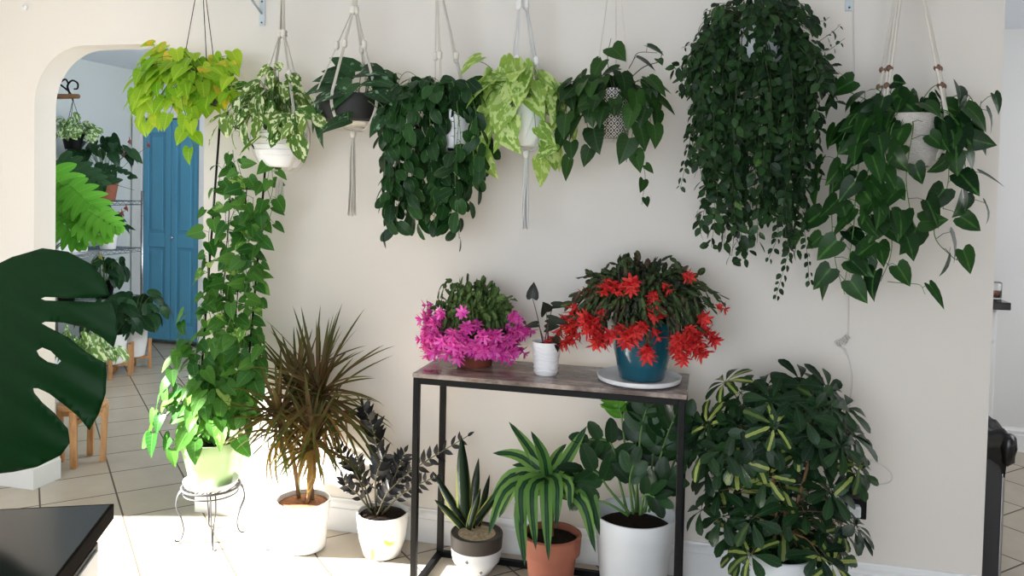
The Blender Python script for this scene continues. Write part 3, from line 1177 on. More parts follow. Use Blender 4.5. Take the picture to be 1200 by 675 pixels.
mound(st, fo, R_, at(886, 30, ROD_Y - .02), .19, .15, .11, 240, top, .042, .028, 'small', lo=-.3, inner=.8)
for pts in ([(850, 20), (828, 12), (824, 18)], [(840, 30), (815, 48), (800, 56)], [(830, 60, -.05), (812, 95, -.05), (796, 108, -.05)], [(930, 20), (962, 25), (972, 20)], [(940, 40), (965, 60), (990, 45)],
            [(945, 60), (968, 80), (976, 115), (966, 125)], [(950, 55), (975, 38), (985, 28)], [(815, 120, -.05), (806, 180, -.05), (797, 222, -.05)], [(880, 10), (876, -10), (870, -14)], [(900, 10), (905, -12), (908, -20)],
            [(930, 240, -.08), (925, 290, -.08), (908, 352, -.08)], [(940, 250, -.06), (946, 300, -.06), (948, 330, -.06)], [(902, 230, -.1), (912, 270, -.1), (900, 305, -.1)]):
    vine(P(ROD_Y, pts), st, fo, R_, .028, .03, .018, 'small', c, r=.0011, pet=.006, spread=.9, both=True, lenfall=.3)
fin(t, st, fo, m_stem_d, L_lip)
hanger('plain cord hanger almost hidden inside the curtain of small dark leaves', 886, c, .105, c.z + .12, c.z, (0, 120, 240), m_cord, 'thin cord hangers', r=.002, double=False, gather=.05)

CLR[:] = [(1064, 162, 1096, 190, ROD_Y - .04)]
# 8 brasil philodendron in pale basket with beads
R_ = random.Random(18)
c = at(1064, 195, ROD_Y)
t = thing('hanging_philodendron', 'hanging plant with big striped heart leaves trailing from a pale woven basket, far right', 'plant', c, HP)
bk = NT('pale_weave')
wv = bk.node('ShaderNodeTexBrick')
mpn = bk.node('ShaderNodeMapping')
bk.l.new(bk.attr('luv').outputs['Vector'], mpn.inputs[0])
mpn.inputs['Scale'].default_value = (36, 150, 1)
bk.l.new(mpn.outputs[0], wv.inputs[0])
wv.inputs['Scale'].default_value = 1
wv.inputs['Color1'].default_value = lin((214, 208, 200))
wv.inputs['Color2'].default_value = lin((190, 184, 176))
wv.inputs['Mortar'].default_value = lin((118, 110, 102))
bk.set(wv.outputs[0], .8)
bk.bump(wv.outputs['Fac'], -.7, .004)
pot(t, c, [(.084, 0), (.088, .006), (.096, .08), (.1, .15), (.102, .165)], bk.m, .09, .15)
st, fo = MB(), MB()
top = c + UP * .16
mound(st, fo, R_, at(1060, 150, ROD_Y - .01), .20, .14, .12, 60, top, .095, .076, 'heart', lo=-.25, inner=.6, cols=2, upn=.3)
for pts in ([(1060, 140), (1010, 130, -.05), (985, 170, -.07), (975, 230, -.07), (978, 300, -.07), (990, 345, -.07)], [(1060, 140), (1020, 150, -.12), (1005, 200, -.13), (1000, 270, -.12), (990, 330, -.11)],
            [(1062, 140), (1045, 150, -.14), (1040, 220, -.15), (1045, 290, -.14), (1032, 330, -.13)], [(1066, 140), (1070, 150, -.14), (1062, 210, -.15), (1072, 265, -.14), (1085, 260, -.13)],
            [(1070, 140), (1110, 130, -.08), (1128, 175, -.08), (1132, 230, -.08), (1118, 250, -.08)], [(1070, 140), (1105, 150, -.1), (1112, 200, -.12), (1105, 245, -.12)], [(1066, 140), (1000, 110, 0), (985, 105, 0)],
            [(1070, 136), (1130, 110, 0), (1145, 135, -.02), (1150, 118, -.02)], [(1068, 136), (1090, 105, 0), (1102, 98, 0)], [(1060, 136), (1040, 105, -.04), (1020, 105, -.05)], [(1020, 190, -.1), (1008, 240, -.1), (1020, 285, -.1), (1045, 315, -.1)],
            [(1100, 220, -.1), (1095, 275, -.1), (1115, 300, -.1), (1122, 305, -.1)], [(1055, 150, -.13), (1025, 190, -.13), (1020, 250, -.13), (1030, 280, -.13)]):
    vine(P(ROD_Y, pts), st, fo, R_, .045, .09, .072, 'heart', c, pet=.045, cols=2, start=.08, r=.002, spread=.9, upn=.1, jit=.55)
for x, y, dx, dy_ in ((1108, 180, .5, -.03), (994, 200, -.6, -.05), (1018, 172, -.8, -.13)):
    leaf(fo, at(x, y, ROD_Y + dy_), V3((dx, -.3, -.6)), V3((dx * .3, -.8, .5)), .1, .075, 'heart', .12, .6, None, 2, 0, R_)
vine(P(ROD_Y, [(1040, 330, -.12), (1060, 332, -.12), (1078, 334, -.12), (1084, 345, -.12)]), st, fo, R_, .12, .075, .03, 'heart', c, r=.0014, start=.06)
fin(t, st, fo, m_stem_g, L_brasil)
hanger('cream macrame hanger with brown wooden beads holding the pale woven basket', 1063, c, .103, c.z + .165, c.z, (215, 325, 190, 350), m_cord, HG, knots=(.0, .25), gather=.02, beads=(.74, .84), r=.0062)

CLR[:] = []
# ------------------------------------------------------------------ floor plants and stands
# wire stand
sc_ = V3((-1.945, 2.872, 0))
SZ = .222
t = thing('plant_stand', 'small white wire plant stand with curled legs under the climbing vine', 'plant stand', sc_)
m_wirew = plain('grey_wire', (84, 84, 86), .5, .3)
mb = MB()
ring(mb, sc_ + UP * (SZ - .006), .112, .005, seg=40)
ring(mb, sc_ + UP * (SZ - .03), .105, .003, seg=40)
for k in range(-4, 5):
    x = k * .024
    y = math.sqrt(max(0, .112 ** 2 - x * x))
    tube(mb, [sc_ + V3((x, -y, SZ - .006)), sc_ + V3((x, y, SZ - .006))], .0022, sides=6)
build('seat', mb, m_wirew, t)
for k in range(4):
    a = math.radians(38 + 90 * k)
    dv = V3((math.cos(a), math.sin(a), 0))
    for ds in (-.010,):
        mb = MB()
        for s in (-1, 1):
            off = dv.cross(UP) * (.008 * s)
            p = [sc_ + dv * r + UP * z + off * q for r, z, q in ((.085, SZ - .01, 1.2), (.118, SZ - .02, 1.2), (.13, SZ - .07, 1.1), (.112, .10, .6), (.102, .05, .3), (.112, .012, .1), (.128, .005, .1), (.135, .014, .1))]
            tube(mb, spline(p, 5), .0032, sides=6)
        build('leg', mb, m_wirew, t)

# 9 vine on black trellis
R_ = random.Random(19)
c = sc_ + UP * (SZ + .001)
t = thing('climbing_vine', 'tall green vine climbing a black trellis in a pale green bowl on the wire stand', 'plant', c)
m_pale = plain('pale_green_glaze', (160, 190, 136), .3, var=.03)
pot(t, c, [(.07, 0), (.078, .006), (.098, .08), (.112, .14), (.118, .15), (.118, .185)], m_pale, .108, .17)
mb = MB()
lathe(mb, [(.001, .0), (.1, .0), (.108, .02), (.105, .02), (.097, .004), (.001, .004)], c, 36)
build('saucer', mb, m_white, t)
st, fo, tr = MB(), MB(), MB()
ra, rb = P(2.87, [(258, 140), (236, 440), (234, 512)]), P(2.87, [(311, 195), (293, 405), (280, 512)])
ra, rb = spline(ra, 8), spline(rb, 8)
tube(tr, ra, .0045, sides=8)
build('trellis_rail', tr, m_black, t)
tr = MB()
tube(tr, rb, .0045, sides=8)
build('trellis_rail', tr, m_black, t)
tr = MB()
tube(tr, [ra[0] + UP * -.01, (ra[0] + rb[0]) / 2 + UP * .05, rb[0]], .0035, sides=6)
for k in range(1, 9):
    f = k / 8.5
    za = ra[0].z * (1 - f) + .42 * f
    pa = min(ra, key=lambda q: abs(q.z - za))
    pb_ = min(rb, key=lambda q: abs(q.z - za))
    if pb_.z > rb[0].z - .01 and k < 2:
        continue
    tr2 = MB()
    tube(tr2, [pa, pb_], .0022, sides=6)
    build('trellis_rung', tr2, m_black, t)
build('trellis_top', tr, m_black, t)
for f in (.33, .66):
    tr = MB()
    tube(tr, [ra[1].lerp(rb[1], f), ra[-1].lerp(rb[-1], f)], .002, sides=6)
    build('trellis_wire', tr, m_black, t)
for i in range(14):
    f = R_.uniform(-.1, 1.1)
    yt = R_.choice((150, 165, 190, 230, 280, 330, 370))
    pts = []
    y = 500
    while y > yt:
        k = (500 - y) / 360
        xl, xr = 234 + k * 22, 282 + k * 28
        pts.append((xl + (xr - xl) * (f + R_.uniform(-.25, .25)), y, R_.uniform(-.05, .03)))
        y -= R_.uniform(30, 50)
    if len(pts) < 3:
        continue
    vine(P(2.87, pts), st, fo, R_, .042, .062, .05, 'heart', c, pet=.026, spread=.9, droop=.5, jit=.6, cols=2)
top = c + UP * .18
mound(st, fo, R_, at(240, 470, 2.82), .14, .12, .16, 70, top, .075, .056, 'heart', lo=-.5, inner=.5, cols=2)
for pts in ([(245, 500), (215, 470, -.06), (190, 488, -.08), (178, 520, -.08)], [(245, 500), (222, 490, -.08), (205, 515, -.1), (200, 535, -.1)], [(245, 500), (210, 450, -.04), (192, 465, -.05), (182, 495, -.05)], [(248, 500), (232, 500, -.12), (222, 520, -.13)],
            [(245, 500), (225, 420, -.03), (208, 412, -.04), (205, 440, -.04)], [(250, 500), (290, 450, -.03), (300, 420, -.02), (312, 400, -.02)], [(245, 500), (260, 495, -.12), (275, 520, -.12)], [(235, 440), (215, 380, 0), (222, 365, -.02)]):
    vine(P(2.87, pts), st, fo, R_, .042, .085, .062, 'heart', c, pet=.02, cols=2)
fin(t, st, fo, m_stem_g, L_vine)

# 11 dracaena marginata
R_ = random.Random(20)
c = V3((-1.55, 2.905, 0))
t = thing('dracaena', 'spiky dracaena with thin brownish green leaves in a plain white pot on the floor', 'plant', c)
pot(t, c, [(.082, 0), (.09, .006), (.1, .12), (.106, .175), (.107, .195)], m_white, .1, .18, soilmat=m_bark, soilname='bark_mulch')
st, fo, dd_ = MB(), MB(), MB()
heads = []
for bx, hx, hy, hd, n_, Lm in ((.0, 374, 468, -.02, 100, .36), (-.03, 328, 490, -.06, 60, .27), (.02, 366, 512, -.08, 44, .24), (.03, 350, 462, .03, 50, .3)):
    hp = at(hx, hy, 2.9 + hd)
    base = c + V3((bx, R_.uniform(-.03, .03), .17))
    tube(st, spline([base, base.lerp(hp, .5) + V3((.015, 0, 0)), hp], 5), .009, .008, 8)
    for i in range(n_):
        a = R_.uniform(0, TAU)
        e = R_.uniform(-.45, 1.5)
        dv = V3((math.cos(a) * math.cos(e), math.sin(a) * math.cos(e) * .7, math.sin(e)))
        p = hp + UP * R_.uniform(-.06, .04)
        leaf(fo, p, dv, UP + V3((0, -.4, 0)) + rv(R_, .2), Lm * R_.uniform(.7, 1.1), .015, 'strap', .25, R_.uniform(.4, 1.5) * (1.1 - max(0, math.sin(e)) * .8), None, 1, 0, R_)
    for i in range(n_ // 3):
        a = R_.uniform(0, TAU)
        dv = V3((math.cos(a), math.sin(a), R_.uniform(-.9, .1)))
        leaf(dd_, hp - UP * R_.uniform(.02, .08), dv, UP + rv(R_, .3), Lm * R_.uniform(.5, .9), .011, 'strap', .2, R_.uniform(1.3, 2.2), None, 1, R_.uniform(-1, 1), R_)
build('cane', st, m_stem_b, t)
build('foliage', fo, L_drac, t)
build('dry_leaves', dd_, L_dead, t)['label'] = 'dry golden brown hanging leaves'

# ZZ-type plants


def frond(st, fo, rng, path, nl, L, W, sh='lance', r=.005, vdir=None, start=.25, fall=.4, w_up=.3, dr=.3):
    pts = spline(path, 8)
    tube(st, pts, r, r * .35, 6)
    N = len(pts) - 1
    for i in range(nl):
        f = start + (1 - start) * i / max(1, nl - 1)
        k = min(N - 1, int(f * N))
        p = pts[k].lerp(pts[k + 1], f * N - k)
        T = (pts[k + 1] - pts[k]).normalized()
        face = OUT if abs(T.dot(OUT)) < .8 else UP
        s = T.cross(face).normalized()
        sc = 1 - fall * abs(f - .55) / .5
        for sd in ((1, -1) if i < nl - 1 else (0,)):
            dv = (s * sd * .9 + T * (.75 if sd else 1.5) + rv(rng, .22)).normalized()
            nn = (face * .8 + UP * w_up + rv(rng, .5)).normalized()
            leaf(fo, p, dv, nn, L * sc * rng.uniform(.8, 1.1), W * sc * rng.uniform(.85, 1.1), sh, .2, dr * rng.uniform(.2, 1.3), None, 1, 0, rng)


# 12 raven ZZ
R_ = random.Random(21)
c = V3((-1.225, 2.94, 0))
t = thing('zz_plant', 'black leaved plant in a white pot with painted green leaves, left of the table', 'plant', c)
lp = NT('leaf_print_ceramic')
pos = lp.obj()
vor = lp.node('ShaderNodeTexVoronoi')
mpn = lp.node('ShaderNodeMapping')
lp.l.new(pos, mpn.inputs[0])
mpn.inputs['Scale'].default_value = (11, 11, 8)
mpn.inputs['Rotation'].default_value = (0, .5, .4)
lp.l.new(mpn.outputs[0], vor.inputs[0])
vor.inputs['Scale'].default_value = 1.0
nz = lp.noise(pos, 7, 2)
mk = lp.math('MULTIPLY', lp.math('SUBTRACT', 1.0, lp.step(vor.outputs['Distance'], .3, .42)), lp.step(nz, .5, .56))
lp.set(lp.mix(mk, lin((240, 240, 238)), lp.mix(nz, lin((90, 150, 70)), lin((200, 220, 90)))), .3)
pot(t, c, [(.066, 0), (.074, .006), (.092, .07), (.1, .14), (.101, .17)], lp.m, .094, .158)
st, fo = MB(), MB()
for pts, nl, L in (([(440, 600, 0), (444, 545, 0), (436, 500, 0), (426, 478, 0)], 13, .075), ([(446, 600, 0), (470, 562, -.02), (500, 540, -.04), (548, 511, -.05)], 13, .055), ([(434, 600, 0), (420, 560, -.02), (408, 540, -.03), (396, 520, -.03)], 9, .055),
                   ([(440, 600, -.02), (440, 565, -.05), (445, 545, -.06), (452, 530, -.06)], 8, .065), ([(446, 600, 0), (460, 565, 0), (468, 545, 0), (474, 530, 0)], 8, .06), ([(448, 602, -.02), (470, 580, -.05), (490, 568, -.06), (512, 558, -.06)], 8, .05),
                   ([(436, 602, -.03), (420, 580, -.07), (408, 570, -.08), (402, 560, -.08)], 7, .055), ([(444, 600, .03), (456, 560, .05), (462, 540, .06)], 8, .06), ([(438, 600, .02), (424, 560, .03), (416, 535, .03)], 8, .06), ([(442, 604, -.04), (452, 580, -.08), (466, 565, -.1)], 7, .055)):
    frond(st, fo, R_, P(2.94, pts), nl, L, L * .42, 'lance', .004)
fin(t, st, fo, plain('dark_rachis', (88, 84, 60), .5), L_raven)

# 13 snake plant
R_ = random.Random(22)
c = V3((-.828, 2.902, 0))
t = thing('snake_plant', 'small snake plant in a white pot with a dark band on the floor', 'plant', c)
pot(t, c, [(.05, 0), (.058, .006), (.067, .024), (.088, .05), (.094, .075), (.096, .10)], m_whitep, .001, .02, name='pot', soilname='pot_bottom', soilmat=m_whitep)
o = pot(t, c + UP * .098, [(.093, 0), (.0965, .002), (.099, .05), (.0975, .055)], plain('dark_band', (70, 64, 58), .6, var=.15, scale=30), .09, .048, name='pot_rim', soilmat=m_pebble, soilname='pebbles')
o['label'] = 'dark grey upper band of the pot'
for a, z in ((-95, .075), (-60, .03)):
    mb = MB()
    a = math.radians(a)
    rr = .0945 if z > .05 else .074
    cc = c + V3((math.cos(a) * rr, math.sin(a) * rr, z))
    ring(mb, cc, .006, .0012, 'y', 4, 4)
    ball(mb, cc, .0024)
    build('painted_mark', mb, m_black, t)
fo = MB()
for (bx, by, tx, ty, dy, W, L, dr, tw) in ((545, 612, 541, 514, -.03, .058, 1, .05, .3), (552, 612, 559, 540, 0, .048, 1, .05, -.3), (543, 606, 512, 556, -.04, .034, 1, .4, .3), (542, 612, 514, 578, -.05, .03, 1, -.5, .2), (556, 608, 594, 556, -.02, .032, 1, .2, .5), (549, 614, 560, 575, -.06, .03, 1, .1, .4), (560, 610, 572, 560, .03, .03, 1, .1, .3)):
    p, q = at(bx, by, 2.92 + dy), at(tx, ty, 2.92 + dy * 1.6)
    blade(fo, p - UP * .02, q - p, OUT + rv(R_, .3), (q - p).length + .03, W, .008, 'strap', dr, tw, R_.random())
build('foliage', fo, L_snake, t)

# 14 striped dracaena in terracotta
R_ = random.Random(23)
c = V3((-.512, 2.745, 0))
t = thing('dracaena', 'arching dracaena with green striped strap leaves in a terracotta pot under the table', 'plant', c)
pot(t, c, [(.064, 0), (.068, .004), (.088, .185), (.1, .188), (.105, .25), (.1, .254)], m_terra, .09, .235)
st, fo = MB(), MB()
hp = at(642, 560, 2.74)
tube(st, spline([c + UP * .22, c.lerp(hp, .6) + V3((.006, 0, .1)), hp], 5), .009, .008, 8)
for (x, y, dy, W, ox, oz) in ((596, 494, .04, .036, .0, .02), (688, 499, .0, .038, .0, -.02), (577, 531, .02, .036, -.02, .035), (622, 505, -.04, .034, .01, .02), (598, 560, -.03, .034, -.02, .03), (573, 590, -.04, .038, -.035, .05), (572, 628, -.09, .04, -.05, .05),
                              (612, 621, -.13, .04, -.045, .06), (615, 664, -.14, .04, -.05, .06), (628, 645, -.16, .036, -.03, .07), (643, 658, -.17, .036, .0, .08), (652, 620, -.15, .034, .025, .06), (703, 628, -.06, .04, .06, .06), (698, 648, -.09, .038, .05, .06),
                              (676, 568, .03, .034, .02, .045), (694, 585, .05, .034, .03, .05), (664, 520, .07, .032, .0, .02), (600, 545, .08, .032, -.01, .03), (584, 608, .04, .034, -.03, .05), (668, 600, -.1, .032, .04, .05)):
    q = at(x, y, 2.74 + dy)
    s0 = hp - UP * R_.uniform(-.015, .035)
    mid = s0.lerp(q, .42) + V3((ox, dy * .25, oz))
    pathleaf(fo, [s0, mid, q], W * 1.25, (UP * .65 + OUT * .75 + rv(R_, .15)), .22, None, 10, 'strap', R_)
fin(t, st, fo, m_stem_b, L_lemon)

# 15 big ZZ plant in the tall white pot
R_ = random.Random(24)
c = V3((-.232, 2.80, .022))
s_ = MB()
lathe(s_, [(.001, 0), (.118, 0), (.136, .018), (.136, .022), (.131, .022), (.114, .006), (.001, .006)], (c.x, c.y, 0), 40)
o = tag(origin(sharp(build('plant_saucer', s_, m_black))), 'black round saucer on the floor under the tall white pot', 'saucer')
c = V3((-.232, 2.80, .007))
t = thing('zz_plant', 'glossy dark green plant in the tall white pot under the table right end', 'plant', c)
pot(t, c, [(.098, 0), (.104, .006), (.132, .26), (.134, .262), (.140, .325), (.142, .33)], m_whitep, .128, .285)
st, fo, yo = MB(), MB(), MB()
for pts, nl, L in (([(735, 600, 0), (725, 560, 0), (716, 520, -.02), (690, 515, -.04)], 4, .105), ([(745, 600, 0), (748, 540, 0), (752, 500, 0), (758, 478, 0)], 5, .105), ([(755, 600, 0), (770, 550, 0), (780, 515, 0), (792, 485, 0)], 6, .1), ([(738, 602, -.03), (715, 575, -.06), (700, 555, -.08), (684, 550, -.09)], 3, .115),
                   ([(742, 602, -.04), (738, 565, -.07), (742, 545, -.08)], 3, .09), ([(752, 602, -.03), (768, 575, -.06), (785, 560, -.06)], 4, .09), ([(760, 600, .02), (782, 560, .04), (798, 520, .05), (806, 490, .05)], 5, .095), ([(748, 600, .04), (735, 540, .05), (728, 490, .05)], 3, .09),
                   ([(736, 604, -.05), (712, 590, -.09), (690, 585, -.1), (672, 582, -.1)], 4, .075), ([(756, 600, .03), (764, 545, .04), (768, 510, .05)], 4, .09), ([(750, 603, -.05), (756, 580, -.08), (772, 585, -.1)], 4, .08)):
    frond(st, fo, R_, P(2.8, pts), nl, L, L * .56, 'oval', .0055, start=.5, fall=.25, dr=.4)
for pts, nl in (([(742, 600, .02), (733, 530, .02), (728, 485, .02), (720, 470, .02)], 6), ([(748, 600, .02), (745, 520, .03), (752, 480, .03), (758, 468, .03)], 6)):
    frond(st, yo, R_, P(2.8, pts), nl, .075, .035, 'lance', .005, start=.62, fall=.2)
fin(t, st, fo, m_stem_g, L_zz)
build('young_leaves', yo, L_zzl, t)['label'] = 'bright light green young leaves'

# 16 schefflera
R_ = random.Random(25)
c = V3((.245, 2.79, 0))
t = thing('schefflera', 'bushy umbrella plant with yellow splashed leaves in a white pot by the wall', 'plant', c)
pot(t, c, [(.084, 0), (.09, .006), (.108, .22), (.115, .222), (.12, .27), (.116, .274)], m_whitep, .1, .25)
st, fo = MB(), MB()
base = c + UP * .25
trunks = []
for k in range(5):
    tp = at(885 + 18 * k, R_.uniform(500, 540), 2.78 + R_.uniform(-.07, .06))
    p = spline([base + V3((R_.uniform(-.05, .05), R_.uniform(-.05, .05), 0)), base.lerp(tp, .5) + rv(R_, .02), tp], 6)
    tube(st, p, .007, .005, 7)
    trunks += p[3:]
ell = [(918, 545, 92, 100), (905, 500, 82, 60), (930, 625, 76, 42), (950, 520, 60, 70), (860, 530, 46, 50)]
spots = [(850, 448, 0), (868, 460, 0), (938, 447, -.02), (990, 478, 0), (840, 480, 0), (826, 522, -.03), (822, 598, -.05), (848, 605, -.06), (1000, 510, -.02), (1002, 555, -.03), (960, 650, -.12), (975, 660, -.1), (880, 650, -.12), (1000, 620, -.06), (965, 465, 0), (905, 455, .02)]
while len(spots) < 132:
    e = R_.choice(ell)
    a, q = R_.uniform(0, TAU), math.sqrt(R_.random())
    x, y = e[0] + math.cos(a) * q * e[2], e[1] + math.sin(a) * q * e[3]
    spots.append((x, min(y, 655), R_.uniform(-.17, .14) * math.sqrt(max(.1, 1 - q * q))))
for x, y, dy in spots:
    p = at(x, y, 2.78 + dy)
    a = min(trunks, key=lambda q: (q - p).length + max(0, q.z - p.z) * .6)
    tube(st, spline([a, a.lerp(p, .6) + UP * .02, p], 4), .0022, .0015, 5)
    rad = V3((p.x - c.x, p.y - c.y, 0))
    ax = (rad * 2.2 + UP * .55 + OUT * .35 + rv(R_, .3)).normalized()
    b1 = ax.orthogonal().normalized()
    b2 = ax.cross(b1)
    ph = R_.uniform(0, TAU)
    nl = R_.choice((6, 7, 7, 8))
    rr = R_.random()
    for i in range(nl):
        an = ph + TAU * i / nl
        dv = (b1 * math.cos(an) + b2 * math.sin(an)) + ax * .12
        L = R_.uniform(.068, .092)
        q = p + dv.normalized() * .016
        tube(fo, [p, q], .001, .001, 4, rn=rr)
        leaf(fo, q, dv, ax, L, L * .44, 'spoon', .16, R_.uniform(.4, .9), min(1, max(0, rr + R_.uniform(-.25, .25))), 1, 0, R_)
fin(t, st, fo, m_stem_b, L_sch)

# ------------------------------------------------------------------ console table and what stands on it
TX0, TX1, TY0, TY1, TZ = -1.012, -.064, 2.677, 2.997, .79
t = thing('console_table', 'narrow console table with grey brown marbled top and thin black metal frame', 'table', ((TX0 + TX1) / 2, (TY0 + TY1) / 2, 0))
mt = NT('marbled_wood')
pz = mt.obj()
mpn = mt.node('ShaderNodeMapping')
mt.l.new(pz, mpn.inputs[0])
mpn.inputs['Scale'].default_value = (3.2, 9, 6)
n1 = mt.noise(mpn.outputs[0], 1.6, 6, .65)
n2 = mt.noise(mpn.outputs[0], 5.0, 4, .6)
sepx = mt.node('ShaderNodeSeparateXYZ')
mt.l.new(pz, sepx.inputs[0])
wn = mt.node('ShaderNodeTexWhiteNoise', noise_dimensions='2D')
cm = mt.node('ShaderNodeCombineXYZ')
mt.put(cm.inputs[0], mt.math('FLOOR', mt.math('MULTIPLY', sepx.outputs[0], 5.3)))
mt.put(cm.inputs[1], mt.math('FLOOR', mt.math('MULTIPLY', sepx.outputs[1], 11.0)))
mt.l.new(cm.outputs[0], wn.inputs['Vector'])
colr = mt.mix(mt.step(n1, .35, .68), lin((84, 72, 68)), lin((182, 168, 158)))
colr = mt.mix(mt.math('MULTIPLY', mt.step(n2, .5, .75), .5), colr, lin((120, 88, 70)))
colr = mt.mix(mt.math('MULTIPLY', wn.outputs[0], .45), colr, lin((104, 86, 78)))
mt.set(colr, .13, 0, .5)
mb = MB()
box(mb, (TX0, TY0, TZ - .016), (TX1, TY1, TZ))
bevel(build('tabletop', mb, mt.m, t, False), .002)
q = .022
i0, i1, j0, j1 = TX0 + .002, TX1 - .004, TY0 + .003, TY1 - .003
zt = TZ - .0165
for (a, b) in ((i0, j0), (i1 - q, j0), (i0, j1 - q), (i1 - q, j1 - q)):
    mb = MB()
    box(mb, (a, b, 0), (a + q, b + q, zt))
    bevel(build('leg', mb, m_black, t, False), .0015, 1)
for nm, lo, hi in (('top_rail', (i0 + q, j0, zt - q), (i1 - q, j0 + q, zt)), ('top_rail', (i0 + q, j1 - q, zt - q), (i1 - q, j1, zt)), ('top_rail', (i0, j0 + q, zt - q), (i0 + q, j1 - q, zt)), ('top_rail', (i1 - q, j0 + q, zt - q), (i1, j1 - q, zt)),
                   ('bottom_rail', (i0, j0 + q, .002), (i0 + q, j1 - q, .002 + q)), ('bottom_rail', (i1 - q, j0 + q, .002), (i1, j1 - q, .002 + q)), ('bottom_rail', (i0 + q, j1 - q, .002), (i1 - q, j1, .002 + q))):
    mb = MB()
    box(mb, lo, hi)
    bevel(build(nm, mb, m_black, t, False), .0015, 1)


def chain(st, rng, s, mid, end, segL, segW, a):
    """one stem of flat jointed segments"""
    pts = spline([s, mid, end], 10)
    L = sum((q - p).length for p, q in zip(pts, pts[1:]))
    ns = max(3, int(L / segL))
    N = len(pts) - 1
    rr = rng.random()
    prev = s
    for j in range(ns):
        f = (j + 1) / ns
        m = min(N - 1, int(f * N))
        p = pts[m].lerp(pts[m + 1], f * N - m) if f < 1 else pts[-1]
        p = p + rv(rng, .005)
        v = p - prev
        nn = V3((math.cos(a), math.sin(a), .6)) + OUT * .5 + rv(rng, .8)
        w = segW * rng.uniform(.8, 1.2) * (.8 + .3 * f)
        q = rng.uniform(-.3, .6)
        r_ = min(1, max(0, rr + rng.uniform(-.3, .3)))
        blade(st, prev, v, nn, v.length * 1.08, w, .004, 'oval', q, 0, r_)
        # toothed shoulders at the joint end
        dv, sv = v.normalized(), v.cross(nn).normalized()
        for sd in (-1, 1):
            blade(st, prev + v * .5, dv + sv * sd * .55, nn, v.length * .5, w * .45, .003, 'lance', q, 0, r_)
        prev = p
    return pts


def cactus(st, fl, rng, c, n, rx, ry, rz, segL, segW, fprob, fsize, zlo, zhi, elo=-.5):
    """arching chains of flat segments, flowers hanging from the tips"""
    for i in range(n):
        a = rng.uniform(0, TAU)
        e = elo + (1.45 - elo) * rng.random() ** 1.1
        k = rng.uniform(.62, 1.06)
        end = c + V3((math.cos(a) * math.cos(e) * rx, math.sin(a) * math.cos(e) * ry, math.sin(e) * rz)) * k
        b = rng.uniform(0, TAU)
        s = c + V3((math.cos(b) * .05, math.sin(b) * .05, -.05))
        lift = max(.08, .85 - math.sin(e)) * rz * rng.uniform(.55, .95)
        mid = s.lerp(end, .5) + UP * lift + rv(rng, .03)
        pts = chain(st, rng, s, mid, end, segL, segW, a)
        d = (pts[-1] - pts[-3]).normalized()
        if zlo < end.z < zhi and rng.random() < fprob:
            flower(fl, rng, pts[-1], (d + V3((0, 0, -.55)) + V3((math.cos(a), math.sin(a), 0)) * .35).normalized(), fsize)


def flower(fl, rng, p, d, L):
    b1 = d.orthogonal().normalized()
    b2 = d.cross(b1)
    ph = rng.uniform(0, TAU)
    tube(fl, [p - d * L * .1, p + d * L * .95], L * .07, L * .05, 5, rn=rng.random())
    for tier, (off, open_, n, k) in enumerate(((.0, .95, 6, .62), (.32, .85, 7, .7), (.6, .6, 6, .68))):
        for i in range(n):
            an = ph + TAU * (i + .5 * tier) / n
            rad = b1 * math.cos(an) + b2 * math.sin(an)
            leaf(fl, p + d * (L * off), d * (1 - open_ * .55) + rad * open_, rad * .8 - d, L * k * rng.uniform(.85, 1.15), L * .26, 'petal', .2, -.5 if tier else .7, None, 1, 0, rng)


# 18 pink flowering cactus
R_ = random.Random(31)
b = atz(550, 432, TZ)
c = V3((b.x, b.y + .068, TZ))
t = thing('holiday_cactus', 'round flowering cactus covered in bright pink blooms at the left end of the table', 'plant', c)
pot(t, c, [(.06, 0), (.064, .004), (.074, .06), (.078, .062), (.082, .095), (.08, .098)], m_terra_d, .072, .085)
st, fl = MB(), MB()
cc = c + UP * .145
cactus(st, fl, R_, cc, 190, .185, .14, .185, .036, .02, .85, .048, TZ + .06, TZ + .19, -.55)
for i in range(46):
    a = R_.uniform(-math.pi * .95, -math.pi * .05) if i < 36 else R_.uniform(0, TAU)
    z = R_.choice((.075, .085, .1, .115, .13, .155, .18))
    k = R_.uniform(.88, 1.08)
    p = c + V3((math.cos(a) * .17 * k, math.sin(a) * .14 * k, z))
    if 0 < i % 7 < 6:
        flower(fl, R_, p, V3((math.cos(a), math.sin(a), R_.uniform(-1.1, -.1))).normalized(), .05)
for i in range(22):
    a = R_.uniform(-2.45, -.7)
    k = R_.uniform(.105, .15)
    flower(fl, R_, c + V3((math.cos(a) * k, math.sin(a) * k * .95, R_.uniform(.075, .13))), V3((math.cos(a) + R_.uniform(-.3, .3), math.sin(a), R_.uniform(-1.0, -.2))).normalized(), .046)
for i in range(9):
    a = R_.uniform(-2.9, -.3)
    flower(fl, R_, c + V3((math.cos(a) * .165, math.sin(a) * .135, R_.uniform(.17, .23))), V3((math.cos(a), math.sin(a), R_.uniform(-.6, .2))).normalized(), .04)
build('foliage', st, L_cact, t)
build('flowers', fl, P_pink, t)['label'] = 'bright pink layered flowers'

